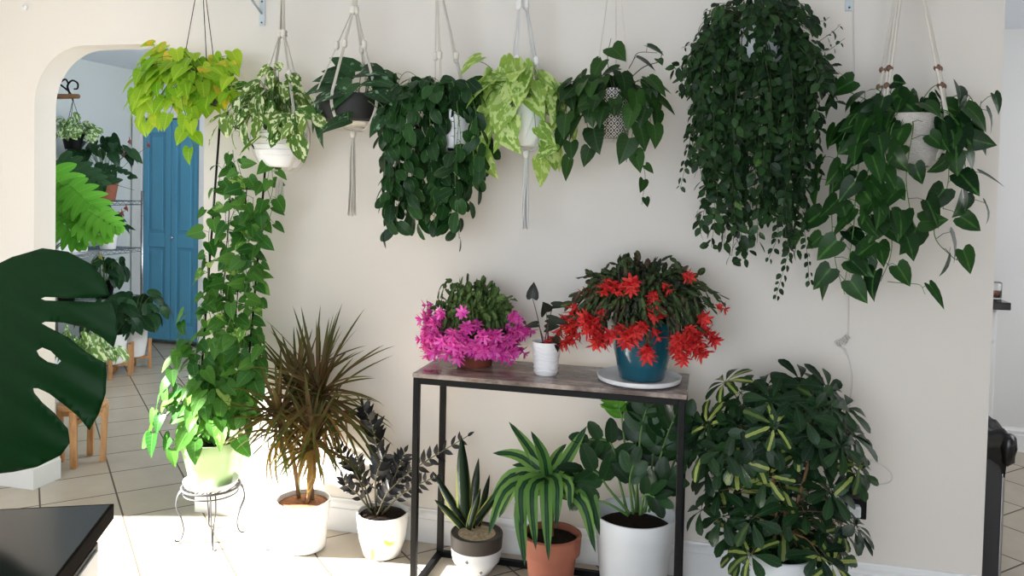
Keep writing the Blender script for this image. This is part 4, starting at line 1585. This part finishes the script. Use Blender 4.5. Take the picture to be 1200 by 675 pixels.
# 19 small dark plant in the white wavy pot
R_ = random.Random(32)
b = atz(637, 441, TZ)
c = V3((b.x, b.y + .04, TZ))
t = thing('potted_plant', 'small dark leaved plant in a white rippled pot, middle of the table', 'plant', c)
pot(t, c, [(.037, 0), (.040, .003), (.044, .035), (.048, .08), (.052, .115), (.053, .118)], m_white, .047, .104, seg=48)
mb = MB()
for k in range(7):
    z0 = .015 + k * .014
    pts = []
    for i in range(49):
        a = TAU * i / 48
        rr = .0388 + .0125 * (z0 / .115) + .001
        pts.append(c + V3((math.cos(a) * rr, math.sin(a) * rr, z0 + .004 * math.sin(3 * a + k * .4))))
    tube(mb, pts, .0022, sides=5, cap=False)
build('ripple', mb, m_white, t)
st, fo = MB(), MB()
for x, y, dy, dx, dz, L, W, nx in ((624, 349, -.01, .05, 1, .058, .046, .1), (640, 366, -.03, .0, .35, .05, .055, .3), (648, 358, 0, 1, .2, .075, .03, 0), (643, 374, -.04, 1, -.05, .085, .034, 0), (630, 380, -.02, -1, -.1, .05, .026, 0), (650, 396, -.03, .7, -.6, .045, .032, .4),
                                   (640, 385, .03, .8, .3, .06, .034, 0), (652, 402, -.03, .2, -.7, .035, .022, .6)):
    p = at(x, y, c.y + dy)
    a = c + V3((R_.uniform(-.012, .012), R_.uniform(-.012, .012), .1))
    tube(st, spline([a, a.lerp(p, .55) + V3((0, 0, .01)), p], 5), .0022, .0014, 6)
    leaf(fo, p, V3((dx, -.3 if abs(dz) < .5 else 0, dz)), V3((nx, -.8, .55)), L, W, 'heart', .2, .35, None, 2, 0, R_)
fin(t, st, fo, plain('purple_stem', (74, 52, 50), .5), leafmat('dark_purple_green_leaf', (30, 34, 30), (58, 66, 52), None, trans=.08, rough=.3))

# 20 red flowering cactus on its saucer
R_ = random.Random(33)
sc2 = V3((-.232, 2.833, TZ))
mb = MB()
lathe(mb, [(.001, 0), (.128, 0), (.142, .006), (.146, .02), (.143, .021), (.136, .010), (.128, .006), (.001, .006)], sc2, 56)
o = tag(origin(sharp(build('pot_saucer', mb, m_white))), 'wide white round saucer under the teal pot', 'saucer')
c = sc2 + V3((.008, .01, .0065))
t = thing('holiday_cactus', 'large flowering cactus with red blooms in a teal pot at the table right end', 'plant', c)
pot(t, c, [(.072, 0), (.078, .004), (.1, .10), (.108, .17), (.11, .172), (.114, .205), (.111, .208)], m_teal, .1, .185)
st, fl = MB(), MB()
cc = c + UP * .235
cactus(st, fl, R_, cc, 230, .285, .18, .20, .04, .02, .04, .045, TZ + .1, TZ + .33, -.30)
for ctr, n_, sx, sz in (((683, 382), 26, 24, 13), ((672, 398), 8, 14, 10), ((706, 396), 12, 14, 10), ((745, 392), 17, 20, 12), ((757, 412), 3, 6, 6), ((806, 398), 26, 24, 16), ((800, 415), 8, 16, 8), ((722, 336), 7, 14, 10), ((735, 340), 3, 10, 8), ((768, 362), 3, 10, 8), ((822, 380), 3, 8, 8), ((770, 345), 2, 6, 6), ((800, 325), 2, 5, 6)):
    for i in range(int(n_ * .72)):
        x, y = ctr[0] + R_.gauss(0, .5) * sx, ctr[1] + R_.gauss(0, .5) * sz
        dx = (x - 752) / 90
        yy = c.y - math.sqrt(max(.05, 1 - min(1, dx * dx))) * .15 + R_.uniform(-.02, .03)
        p = at(x, y - 6, yy)
        if R_.random() < .8:
            s_ = cc + V3((R_.uniform(-.06, .06), R_.uniform(-.06, .04), -.04))
            chain(st, R_, s_, s_.lerp(p, .5) + UP * R_.uniform(.09, .16) + V3((dx * .03, -.02, 0)), p, .04, .019, math.atan2(p.y - c.y, p.x - c.x))
        flower(fl, R_, p, V3((dx * .7 + R_.uniform(-.4, .4), -.4 + R_.uniform(-.4, .3), R_.uniform(-1.2, -.1))).normalized(), R_.uniform(.042, .056))
build('foliage', st, L_cactd, t)
build('flowers', fl, P_red, t)['label'] = 'bright red layered flowers'

# ------------------------------------------------------------------ things on the wall
m_wirec = plain('white_cable', (214, 210, 204), .5)
t = thing('power_cable', 'thin white cable running down the wall to a coiled clip, above the umbrella plant', 'cable', at(993, 470, D - .006))
mb = MB()
yy = D - .005
pts = [at(x, y, yy) for x, y in ((999, -30), (1000, 40), (1001, 90), (998, 130), (996, 220), (995, 320), (994, 392), (990, 405))]
pts2 = [at(x, y, yy) for x, y in ((990, 408), (996, 425), (999, 445), (997, 465), (993, 500), (990, 540), (996, 552))]
tube(mb, spline(pts, 6), .0022, sides=6)
tube(mb, spline(pts2, 6), .0022, sides=6)
pts3 = [V3(at(x, y, yy)) for x, y in ((996, 548), (1012, 538), (1030, 543), (1044, 554), (1044, 564), (1030, 568), (1008, 566), (1000, 560))]
tube(mb, spline(pts3, 6), .0022, sides=6)
build('cord', mb, m_wirec, t)
mb = MB()
a, b_ = at(995, 393, yy - .008), at(981, 405, yy - .008)
co = []
ax = (b_ - a)
s1 = ax.cross(OUT).normalized()
for i in range(61):
    f = i / 60
    an = TAU * 7 * f
    co.append(a + ax * f + s1 * math.cos(an) * .009 + OUT * (math.sin(an) * .009))
tube(mb, co, .002, sides=5)
tube(mb, [b_, b_ + V3((-.006, .006, .01)), b_ + V3((0, .004, .02))], .003, sides=6)
tube(mb, spline([at(984, 402, yy), at(990, 412, yy), at(994, 418, yy)], 4), .003, sides=6)
build('coil', mb, m_wirec, t)
p = at(1003, 588, D)
t = thing('power_outlet', 'black wall outlet plate with plugged adapter behind the umbrella plant', 'outlet', (p.x, D, p.z - .06))
mb = MB()
box(mb, (p.x - .04, D - .006, p.z - .06), (p.x + .036, D, p.z + .06))
bevel(build('plate', mb, m_black, t, False), .003)
mb = MB()
box(mb, (p.x - .03, D - .04, p.z - .045), (p.x + .012, D - .006, p.z - .005))
bevel(build('adapter', mb, m_whitep, t, False), .005)
mb = MB()
for dz in (.028,):
    box(mb, (p.x - .018, D - .009, p.z + dz - .016), (p.x + .014, D - .006, p.z + dz + .016))
bevel(build('socket', mb, m_blackgloss, t, False), .002)
p = at(30, 9, D)
mb = MB()
lathe(mb, [(.001, -.004), (.012, -.004), (.014, 0), (.012, .004), (.001, .004)], (0, 0, 0), 20)
mb.v = [(p.x + x, D - .004 + z, p.z + y) for x, y, z in mb.v]
tag(origin(build('wall_button', mb, m_trim)), 'tiny round white button high on the wall left of the archway', 'button')

# ------------------------------------------------------------------ black topped cabinet and monstera in front, left
CA, CB = V3((.418, -.908, 0)), V3((-.908, -.418, 0))
C0 = V3((-1.291, 1.539, 0))
T = Matrix((CA, CB, UP)).transposed().to_4x4()
T.translation = C0
CH = .72
t = thing('cabinet', 'low white cabinet with a glossy black top in the near left corner', 'cabinet', C0)
LA, LB = 1.15, .78


def tb(name, lo, hi, mat, par, bv=.002):
    mb = MB()
    box(mb, lo, hi, T)
    o = build(name, mb, mat, par, False)
    return bevel(o, bv) if bv else o


tb('top', (.004, .004, CH - .024), (LA, LB, CH), m_blackgloss, t, .002)
mb = MB()
box(mb, (.0, -.001, CH - .034), (LA, .004, CH - .001), T)
box(mb, (-.001, .0, CH - .034), (.004, LB, CH - .001), T)
build('edge_trim', mb, m_bronze, t, False)
tb('body', (.03, .03, .06), (LA - .01, LB - .01, CH - .026), m_white, t, .003)
tb('plinth', (.05, .05, 0), (LA - .03, LB - .03, .06), m_black, t, 0)
for k in range(2):
    for z0, z1 in ((.08, .36), (.39, .66)):
        f0, f1 = .06 + k * .54, .56 + k * .54
        d_ = tb('drawer', (f0, .014, z0), (f1, .03, z1), m_black, t, .001)
        mb = MB()
        box(mb, (f0 + .012, .010, z0 + .012), (f1 - .012, .02, z1 - .012), T)
        bevel(build('drawer_front', mb, m_white, d_, False), .002)
        mb = MB()
        zz = (z0 + z1) / 2
        tube(mb, spline([T @ V3((f0 + .18, .01, zz)), T @ V3((f0 + .19, -.008, zz)), T @ V3((f1 - .19, -.008, zz)), T @ V3((f1 - .18, .01, zz))], 4), .004)
        build('handle', mb, m_black, d_)

R_ = random.Random(41)
pc = T @ V3((.24, .58, CH))
t = thing('monstera', 'huge dark green split leaf reaching into the left foreground over the black top', 'plant', pc)
pot(t, pc, [(.07, 0), (.075, .005), (.09, .12), (.092, .15)], m_whitep, .083, .135)
MY = 1.36
poly = [(-20, 318), (15, 301), (50, 291), (80, 295), (108, 310), (123, 328), (129, 346), (112, 349), (85, 349.5), (53, 348), (48, 350), (53, 352), (85, 353), (112, 354), (131, 353), (138, 374), (138, 390), (133.5, 407), (118, 394), (101, 384), (75, 378), (53, 377), (49, 379), (56, 383), (80, 395), (98, 410), (113, 420), (124, 425),
        (125, 440), (124, 461), (116, 485), (105, 504), (92, 488), (75, 474), (58, 461), (45, 455), (39, 455), (40, 460), (50, 472), (64, 484), (80, 503), (82, 519), (72, 533), (44, 547), (15, 553), (-12, 556), (-30, 590),
        (-60, 560), (-100, 548), (-92, 520), (-60, 500), (-110, 505), (-125, 470), (-110, 452), (-60, 440), (-120, 440), (-135, 405), (-110, 385), (-62, 392), (-120, 360), (-110, 325), (-70, 305)]
hole = [(43, 411), (50, 407), (60, 411), (72, 423), (68, 427), (56, 424), (46, 417)]
pts = []
edges = []


def dense(lst):
    b0 = len(pts)
    out = []
    for i, a in enumerate(lst):
        b = lst[(i + 1) % len(lst)]
        L = math.hypot(b[0] - a[0], b[1] - a[1])
        k = max(1, int(L / 7))
        for j in range(k):
            out.append((a[0] + (b[0] - a[0]) * j / k, a[1] + (b[1] - a[1]) * j / k))
    pts.extend(out)
    edges.extend((b0 + i, b0 + (i + 1) % len(out)) for i in range(len(out)))


dense(poly)
dense(hole)
for gx in range(-130, 140, 8):
    for gy in range(296, 590, 8):
        pts.append((gx + (gy % 16) / 4, gy))
res = geometry.delaunay_2d_cdt([V3((x, y)).to_2d() if False else Vector((x, y)) for x, y in pts], edges, [], 0, 1e-5)


def inside(x, y, lst):
    c_ = False
    j = len(lst) - 1
    for i in range(len(lst)):
        a, b = lst[i], lst[j]
        if (a[1] > y) != (b[1] > y) and x < (b[0] - a[0]) * (y - a[1]) / (b[1] - a[1]) + a[0]:
            c_ = not c_
        j = i
    return c_


mb = MB()
vs, uv = [], []
for v in res[0]:
    x, y = v
    v_ = (y - 318) / 272
    mx = -20 - 10 * v_
    s = (x - mx) / 150
    dep = -.10 * abs(s) ** 1.5 + .05 * s * s * 2 + .10 * (v_ - .4) ** 2 - .004 * math.sin((y - .55 * abs(x - mx)) / 42 * TAU) * min(1, abs(s) * 2)
    vs.append(at(x, y, MY + dep + .05))
    uv.append((max(-1, min(1, s * 1.2)), v_))
fs = []
for f in res[2]:
    cx = sum(res[0][i].x for i in f) / 3
    cy = sum(res[0][i].y for i in f) / 3
    if inside(cx, cy, poly) and not inside(cx, cy, hole):
        fs.append(tuple(f))
mb.add(vs, fs, uv, .5)
o = build('leaf', mb, L_mon, t)
so_ = o.modifiers.new('thickness', 'SOLIDIFY')
so_.thickness = .0012
st = MB()
lb = at(-20, 318, MY + .066)
tube(st, spline([pc + UP * .13, pc + UP * .3 + V3((-.02, .05, 0)), lb + UP * .06 + V3((-.05, -.02, 0)), lb], 8), .006, .004, 8)
p0 = lb
for k in range(8):
    yy = 318 + 34 * (k + 1)
    v_ = (yy - 318) / 272
    p1 = at(-20 - 10 * v_, yy, MY + .10 * (v_ - .4) ** 2 + .05)
    tube(st, [p0, p1], .004 - k * .0004, .0036 - k * .0004, 6)
    p0 = p1
build('stem', st, m_stem_g, t)

# ------------------------------------------------------------------ the hall behind the archway
SX0, SX1, SY0, SY1 = -4.98, -4.57, 4.86, 5.76
t = thing('wire_shelf', 'chrome wire shelf unit full of plants along the hall wall left of the blue door', 'shelf', ((SX0 + SX1) / 2, (SY0 + SY1) / 2, 0))
for x in (SX0, SX1):
    for y in (SY0, SY1):
        mb = MB()
        tube(mb, [(x, y, 0), (x, y, 1.36)], .0125, sides=10)
        for k in range(1, 13):
            ring(mb, (x, y, k * .105), .0128, .0012, seg=12, sides=4)
        build('post', mb, m_chrome, t)
SHZ = (.12, .50, .894, 1.28)
for z in SHZ:
    mb = MB()
    for dz in (-.004, -.034):
        for a, b in (((SX0, SY0), (SX1, SY0)), ((SX1, SY0), (SX1, SY1)), ((SX1, SY1), (SX0, SY1)), ((SX0, SY1), (SX0, SY0))):
            tube(mb, [(*a, z + dz), (*b, z + dz)], .003, sides=5)
    for x in (SX0, SX1):
        zig = [(x, SY0 + (SY1 - SY0) * i / 28, z + (-.006 if i % 2 else -.032)) for i in range(29)]
        tube(mb, zig, .002, sides=4)
    for i in range(1, 13):
        x = SX0 + (SX1 - SX0) * i / 13
        tube(mb, [(x, SY0, z - .003), (x, SY1, z - .003)], .002, sides=4)
    for y in (SY0 + .3, SY0 + .6):
        tube(mb, [(SX0, y, z - .007), (SX1, y, z - .007)], .003, sides=4)
    build('wire_deck', mb, m_chrome, t)


def simple_plant(name, label, c, potprof, mat, leafm, seed, n, rx, rz, L, W, sh, cz=None, lo=-.3, group=None, stem=m_stem_g, extra=None):
    rng = random.Random(seed)
    c = V3(c)
    t = thing(name, label, 'plant', c, group)
    topz = potprof[-1][1]
    pot(t, c, potprof, mat, potprof[-1][0] - .01, topz - .015, seg=32)
    st, fo = MB(), MB()
    mound(st, fo, rng, c + UP * (topz + (cz if cz is not None else rz * .55)), rx, rx, rz, n, c + UP * (topz - .01), L, W, sh, lo=lo, inner=.5, cols=2, r=.002, anch_r=.03)
    fin(t, st, fo, stem, leafm)
    if extra:
        extra(t, c, rng)
    return t


def prof(r0, r1, h, rim=True):
    p = [(r0 * .94, 0), (r0, .005), (r1, h * .82)]
    p += [(r1 + .006, h * .83), (r1 + .008, h)] if rim else [(r1 + .003, h)]
    return p


def spathes(ptsx, mat, size):
    def f(t, c, rng):
        mb, sp = MB(), MB()
        for x, y, X in ptsx:
            p = atx(x, y, X)
            a = c + UP * .12
            tube(sp, spline([a, a.lerp(p, .6) + UP * .03, p], 4), .0022, .0018, 5)
            leaf(mb, p, V3((.5, -.6, .5)), V3((.4, -.7, .3)), size, size * .8, 'heart', .15, .3, .6, 2, 0, rng)
            tube(mb, [p, p + V3((.02, -.03, .05))], .004, .003, 6)
        build('flower', mb, mat, t)
        build('flower_stalk', sp, m_stem_g, t)
    return f


# on the top deck
CLR[:] = [(140, 210, 169, 236, 5.46), (119, 216, 138, 237, 5.2)]
z1 = SHZ[3]
p = atz(154, 235, z1)
simple_plant('anthurium', 'pink flowered anthurium in a terracotta pot on the shelf top, beside the blue door', (-4.70, 5.50, z1), prof(.068, .09, .17), m_terra, L_hall, 51, 26, .23, .22, .15, .10, 'heart', cz=.17, lo=-.1, extra=spathes(((145, 184, -4.62), (174, 172, -4.6), (152, 168, -4.72)), P_soft, .05))
simple_plant('potted_plant', 'plant in a round white pot on the shelf top, left of the terracotta pot', (-4.70, 5.24, z1), [(.05, 0), (.06, .004), (.09, .05), (.094, .09), (.07, .14), (.066, .15)], m_white, L_hall, 52, 16, .15, .12, .12, .06, 'ovate', cz=.05)
t = simple_plant('split_leaf_philodendron', 'dark split leaf plant spreading over the shelf top near the arch', (-4.74, 4.98, z1), prof(.07, .085, .14), m_terra, L_hall, 53, 6, .14, .12, .16, .09, 'heart')


def split_leaf(mb, p, d, n, L, W, k, rng, droop=.4):
    d, n = d.normalized(), (n - d.normalized() * n.dot(d.normalized())).normalized()
    s = d.cross(n)
    tube(mb, [p, p + d * L * .5 - n * L * .02 * droop, p + d * L * .98 - n * L * .1 * droop], L * .008, L * .003, 5, rn=.9)
    rr = rng.random()
    for i in range(k):
        f = (i + .3) / k
        wl = W * (.5 if f < .1 else .56 * math.sin(math.pi * (.28 + .66 * f)))
        for sd in (-1, 1):
            b = p + d * (L * f * .93) - n * (L * .1 * droop * f * f)
            ang = 1.75 - 1.15 * f
            dv = d * math.cos(ang) + s * sd * math.sin(ang)
            leaf(mb, b, dv, n + s * sd * .25, wl, L / k * 1.18, 'strap', .1, droop * 1.6, min(1, max(0, rr + rng.uniform(-.15, .15))), 1, 0, rng)
    leaf(mb, p + d * L * .85 - n * L * .08 * droop, d, n, L * .2, W * .22, 'ovate', .1, droop, rr, 1, 0, rng)


R_ = random.Random(54)
fo, st = MB(), MB()
base = V3((-4.74, 4.98, z1 + .13))
for x, y, dx, dz, L, W in ((70, 188, .75, -.5, .42, .3), (88, 204, 1.0, -.25, .44, .24), (78, 212, .9, -.6, .36, .2), (112, 196, .9, -.2, .3, .18)):
    p = atx(x, y, -4.58)
    tube(st, spline([base, base.lerp(p, .5) + UP * .02 + V3((-.04, .06, 0)), p], 5), .004, .003, 6)
    split_leaf(fo, p, V3((dx, .35, dz)), V3((.35, -.7, .6)), L, W, 7, R_)
build('stalk', st, m_stem_g, t)
build('split_foliage', fo, L_hall, t)

CLR[:] = []
# bright monstera standing on the floor just behind the wall
c = V3((-4.36, 4.55, 0))
t = thing('monstera', 'bright green split leaf plant in the hall hanging in front of the wire shelf', 'plant', c)
pot(t, c, prof(.12, .15, .3), m_whitep, .13, .27)
fo, st = MB(), MB()
base = c + UP * .27
for x, y, dx, dy_, dz, L, W in ((62, 200, .45, .1, -.8, .38, .34), (82, 218, .75, .1, -.6, .34, .30), (104, 248, .85, .05, -.4, .26, .24), (66, 250, .6, 0, -.6, .3, .28), (92, 262, .9, 0, -.35, .26, .2)):
    p = at(x, y, 4.35)
    tube(st, spline([base, base + UP * .45 + V3((-.1, -.1, 0)), p + V3((-.12, .12, -.06)), p + V3((0, .02, 0))], 8), .006, .004, 6)
    split_leaf(fo, p, V3((dx, dy_, dz)), V3((.4, -.75, .5)), L, W, 6, R_, .5)
build('stalk', st, m_stem_g, t)
build('foliage', fo, L_split, t)

# second deck
z2 = SHZ[2]
simple_plant('anthurium', 'small pink flowered plant in a white pot on the second shelf by the door', (-4.68, 5.50, z2), prof(.058, .07, .12), m_white, L_hall, 55, 20, .15, .14, .12, .075, 'heart', cz=.08, extra=spathes(((148, 246, -4.62), (143, 252, -4.62)), P_soft, .055))
t = thing('planter_box', 'white rectangular planter on the second shelf with a low pale leafy plant', 'planter', (-4.72, 5.02, z2))
mb = MB()
box(mb, (-4.80, 4.90, z2), (-4.62, 5.22, z2 + .1))
bevel(build('box', mb, m_white, t, False), .006)
R_ = random.Random(56)
st, fo = MB(), MB()
mound(st, fo, R_, V3((-4.72, 5.06, z2 + .14)), .08, .14, .08, 26, V3((-4.72, 5.06, z2 + .1)), .07, .035, 'ovate', lo=.0, inner=.5)
fin(t, st, fo, m_stem_g, L_pale)
# third deck
z3 = SHZ[1]
simple_plant('potted_plant', 'bushy dark plant with a yellow bloom on the third shelf beside the big monstera leaf', (-4.68, 5.06, z3), prof(.06, .075, .13), m_black, L_hall, 57, 30, .17, .16, .13, .06, 'ovate', cz=.12, extra=spathes(((118, 303, -4.5),), P_yel, .05))
simple_plant('potted_plant', 'dark leaved plant at the door end of the third shelf', (-4.70, 5.48, z3), prof(.06, .08, .13), m_black, L_hall, 58, 30, .2, .14, .14, .07, 'ovate', cz=.1)


# wooden legged stands with white pots in front of the shelf
def leg_stand(label, c, r, h, group):
    c = V3(c)
    t = thing('plant_stand', label, 'plant stand', c, group)
    for k in range(4):
        a = math.radians(35 + 90 * k)
        d = V3((math.cos(a), math.sin(a), 0))
        mb = MB()
        q = Matrix.Translation(c + d * (r + .012)) @ Matrix.Rotation(a, 4, 'Z')
        box(mb, (-.012, -.014, 0), (.012, .014, h), q)
        bevel(build('leg', mb, m_wood, t, False), .003)
    for k in range(2):
        a = math.radians(35 + 90 * k)
        mb = MB()
        q = Matrix.Translation(c) @ Matrix.Rotation(a, 4, 'Z')
        z = h * .42 - .02 * k
        box(mb, (-r - .001, -.012, z - .02), (r + .001, .012, z), q)
        build('cross_bar', mb, m_wood, t, False)
    return h * .42


GS = 'wooden stands in the hall'
for lab, plab, x, y, sd, lm, n_, rx, rz in (('wooden legged plant stand in the hall, nearer of two in front of wire shelf', 'pale mixed plant in white pot on the nearer wooden hall stand', *atz(131, 441, 0)[:2], 61, L_hall, 34, .2, .18),
                                            ('wooden legged plant stand in the hall, farther one beside the blue door', 'dark bushy plant in white pot on the farther wooden stand beside the blue door', *atz(156, 432, 0)[:2], 62, L_hall, 46, .25, .2)):
    h = leg_stand(lab, (x, y, 0), .105, .23, GS)
    simple_plant('potted_plant', plab, (x, y, h + .001), [(.07, 0), (.08, .006), (.098, .10), (.102, .21), (.104, .22)], m_white, lm, sd, n_, rx, rz, .15, .08, 'ovate', cz=.12, lo=-.35)
simple_plant('potted_plant', 'small pale green plant in white pot on hall floor behind the big monstera leaf', (*atz(100, 452, 0)[:2], 0), prof(.07, .09, .16, False), m_white, L_pale, 63, 40, .17, .15, .1, .06, 'ovate', cz=.1, lo=-.3)
# little stool just inside the arch
c = V3((-3.10, 3.47, 0))
t = thing('stool', 'small light wood stool just inside the archway beside the white skirting', 'stool', c, GS)
mb = MB()
lathe(mb, [(.001, .285), (.112, .285), (.118, .290), (.118, .305), (.112, .31), (.001, .31)], c, 32)
build('seat', mb, m_wood, t)
for k in range(4):
    a = math.radians(20 + 90 * k)
    d = V3((math.cos(a), math.sin(a), 0))
    mb = MB()
    q = Matrix.Translation(c + d * .1) @ Matrix.Rotation(a, 4, 'Z') @ Matrix.Rotation(.04, 4, 'Y')
    box(mb, (-.012, -.016, 0), (.012, .016, .288), q)
    bevel(build('leg', mb, m_wood, t, False), .003)
for k in range(2):
    mb = MB()
    q = Matrix.Translation(c) @ Matrix.Rotation(math.radians(20 + 90 * k), 4, 'Z')
    box(mb, (-.1, -.01, .235 - .025 * k), (.1, .01, .26 - .025 * k), q)
    build('stretcher', mb, m_wood, t, False)
simple_plant('potted_plant', 'leafy plant in white pot on the small wooden stool inside the archway', c + UP * .3105, prof(.08, .1, .17, False), m_white, L_pale, 64, 40, .17, .16, .1, .055, 'ovate', cz=.1, lo=-.3)

# hanging plant on its wooden bracket
hp = atx(84, 172, -4.76)
R_ = random.Random(65)
t = thing('wall_hook', 'black curled hook on a wooden peg fixed to the hall wall', 'hook', (-5.02, hp.y, hp.z + .4))
hz = atx(78, 112, -4.76).z
mb = MB()
tube(mb, [(-5.02, hp.y, hz), (-4.70, hp.y, hz)], .022, .018, sides=12)
build('peg', mb, woodmat('dark_peg', (110, 76, 48), (150, 108, 70)), t)
mb = MB()
for pts in ([(-5.02, hp.y, hz + .2), (-4.88, hp.y, hz + .1), (-4.78, hp.y, hz + .03), (-4.75, hp.y, hz - .03)], [(-4.78, hp.y, hz + .02), (-4.80, hp.y, hz + .08), (-4.76, hp.y, hz + .12), (-4.71, hp.y, hz + .10), (-4.71, hp.y, hz + .06), (-4.74, hp.y, hz + .055)],
            [(-4.88, hp.y, hz + .10), (-4.82, hp.y, hz + .13), (-4.79, hp.y, hz + .09)]):
    tube(mb, spline(pts, 6), .008, .006, sides=8)
build('scroll', mb, m_black, t)
c = V3((-4.75, hp.y, hp.z - .02))
t = thing('hanging_plant', 'pale green hanging plant in a small black pot under the hall hook', 'plant', c)
pot(t, c, prof(.055, .075, .12), m_black, .066, .1)
st, fo = MB(), MB()
mound(st, fo, R_, c + UP * .16, .19, .17, .12, 80, c + UP * .11, .075, .05, 'ovate', lo=-.5, inner=.4)
fin(t, st, fo, m_stem_g, L_pale)
mb = MB()
for k in range(3):
    a = math.radians(30 + 120 * k)
    tube(mb, [c + V3((math.cos(a) * .078, math.sin(a) * .078, .115)), (-4.75, hp.y, hz - .025)], .0022, sides=5)
build('hanger_wire', mb, m_black, t)

# ------------------------------------------------------------------ kitchen glimpse on the right
t = thing('kitchen_cabinet', 'white kitchen base cabinet with black worktop seen past the wall end', 'cabinet', (1.15, 4.96, 0))
mb = MB()
box(mb, (.83, 4.76, .1), (1.475, 5.18, .868))
bevel(build('body', mb, m_white, t, False), .003)
mb = MB()
box(mb, (.83, 4.80, 0), (1.44, 5.18, .1))
build('plinth', mb, m_black, t, False)
for nm, za, zb in (('drawer', .70, .855), ('door', .12, .69)):
    for xa, xb in ((.85, 1.15), (1.16, 1.465)):
        mb = MB()
        box(mb, (xa, 4.742, za), (xb, 4.76, zb))
        d_ = bevel(build(nm, mb, m_white, t, False), .004)
        mb = MB()
        xm = (xa + xb) / 2
        tube(mb, spline([(xm - .04, 4.742, zb - .06), (xm - .03, 4.72, zb - .06), (xm + .03, 4.72, zb - .06), (xm + .04, 4.742, zb - .06)], 4), .004)
        build('handle', mb, m_chrome, d_)
mb = MB()
box(mb, (.825, 4.70, .87), (1.52, 5.19, .91))
o = tag(origin(bevel(build('worktop', mb, m_blackgloss, None, False), .004)), 'black kitchen worktop slab seen past the right wall end', 'worktop')
p = atz(1173, 353, .911)
t = thing('glass_jar', 'small clear glass jar standing on the black kitchen worktop', 'jar', (p.x, 4.86, .9105))
mb = MB()
pc = V3((p.x, 4.86, .9105))
lathe(mb, [(.001, 0), (.036, 0), (.038, .004), (.038, .085), (.034, .09), (.031, .085), (.034, .08), (.034, .008), (.001, .008)], pc, 28)
build('body', mb, m_glass, t)
mb = MB()
lathe(mb, [(.001, .009), (.032, .009), (.032, .035), (.001, .037)], pc, 24)
build('spice', mb, m_terra, t)
bx0, bx1, by0, by1, bh = .86, 1.062, 3.30, 3.62, .58
t = thing('trash_bin', 'dark steel trash bin standing behind the right wall end', 'bin', ((bx0 + bx1) / 2, (by0 + by1) / 2, 0))
mb = MB()
box(mb, (bx0, by0, 0), (bx1, by1, bh))
bevel(build('body', mb, m_steel, t, False), .006)
mb = MB()
box(mb, (bx1 - .002, by0 - .003, .0), (bx1 + .008, by0 + .012, bh))
bevel(build('edge_strip', mb, m_chrome, t, False), .002)
R_ = random.Random(71)
mb = MB()
lo_, hi_ = [], []
ringpts = []
for (x, y) in [(bx0 - .006 + (bx1 - bx0 + .012) * k / 8, by0 - .008) for k in range(9)] + [(bx1 + .016, by0 + (by1 - by0) * k / 8) for k in range(1, 9)] + [(bx1 - (bx1 - bx0) * k / 8, by1 + .008) for k in range(1, 9)] + [(bx0 - .008, by1 - (by1 - by0) * k / 8) for k in range(1, 8)]:
    ringpts.append((x, y))
n = len(ringpts)
cx, cy = (bx0 + bx1) / 2, (by0 + by1) / 2
vs = []
for j, (z, k, jit) in enumerate(((bh - .10, 1.02, .02), (bh - .05, 1.05, .01), (bh + .005, 1.04, .008), (bh + .02, .95, .01), (bh + .015, .8, .012), (bh - .06, .7, .01), (bh - .08, .05, .0))):
    for i, (x, y) in enumerate(ringpts):
        w_ = .012 * math.sin(i * 2.1 + j) if 0 < j < 5 else 0
        vs.append(V3((cx + (x - cx) * (k + w_) + R_.uniform(-1, 1) * jit * .3, cy + (y - cy) * (k + w_ * .5), z + R_.uniform(-1, 1) * jit + (-.06 * max(0, math.sin(i * .9)) if j == 0 else 0))))
fs = [(j * n + i, j * n + (i + 1) % n, (j + 1) * n + (i + 1) % n, (j + 1) * n + i) for j in range(6) for i in range(n)]
mb.add(vs, fs)
# gathered corner of the bag that sticks out to the right
g0 = V3((bx1, by0 - .004, bh))
lathe(mb, [(.001, -.10), (.02, -.085), (.03, -.03), (.026, .005), (.012, .02), (.001, .022)], g0 + V3((.012, 0, -.01)), 12, lambda a, z: .006 * math.sin(3 * a + z * 60))
o = tag(origin(build('trash_bag', mb, m_bag)), 'black plastic bag folded over the rim of the trash bin', 'bag')
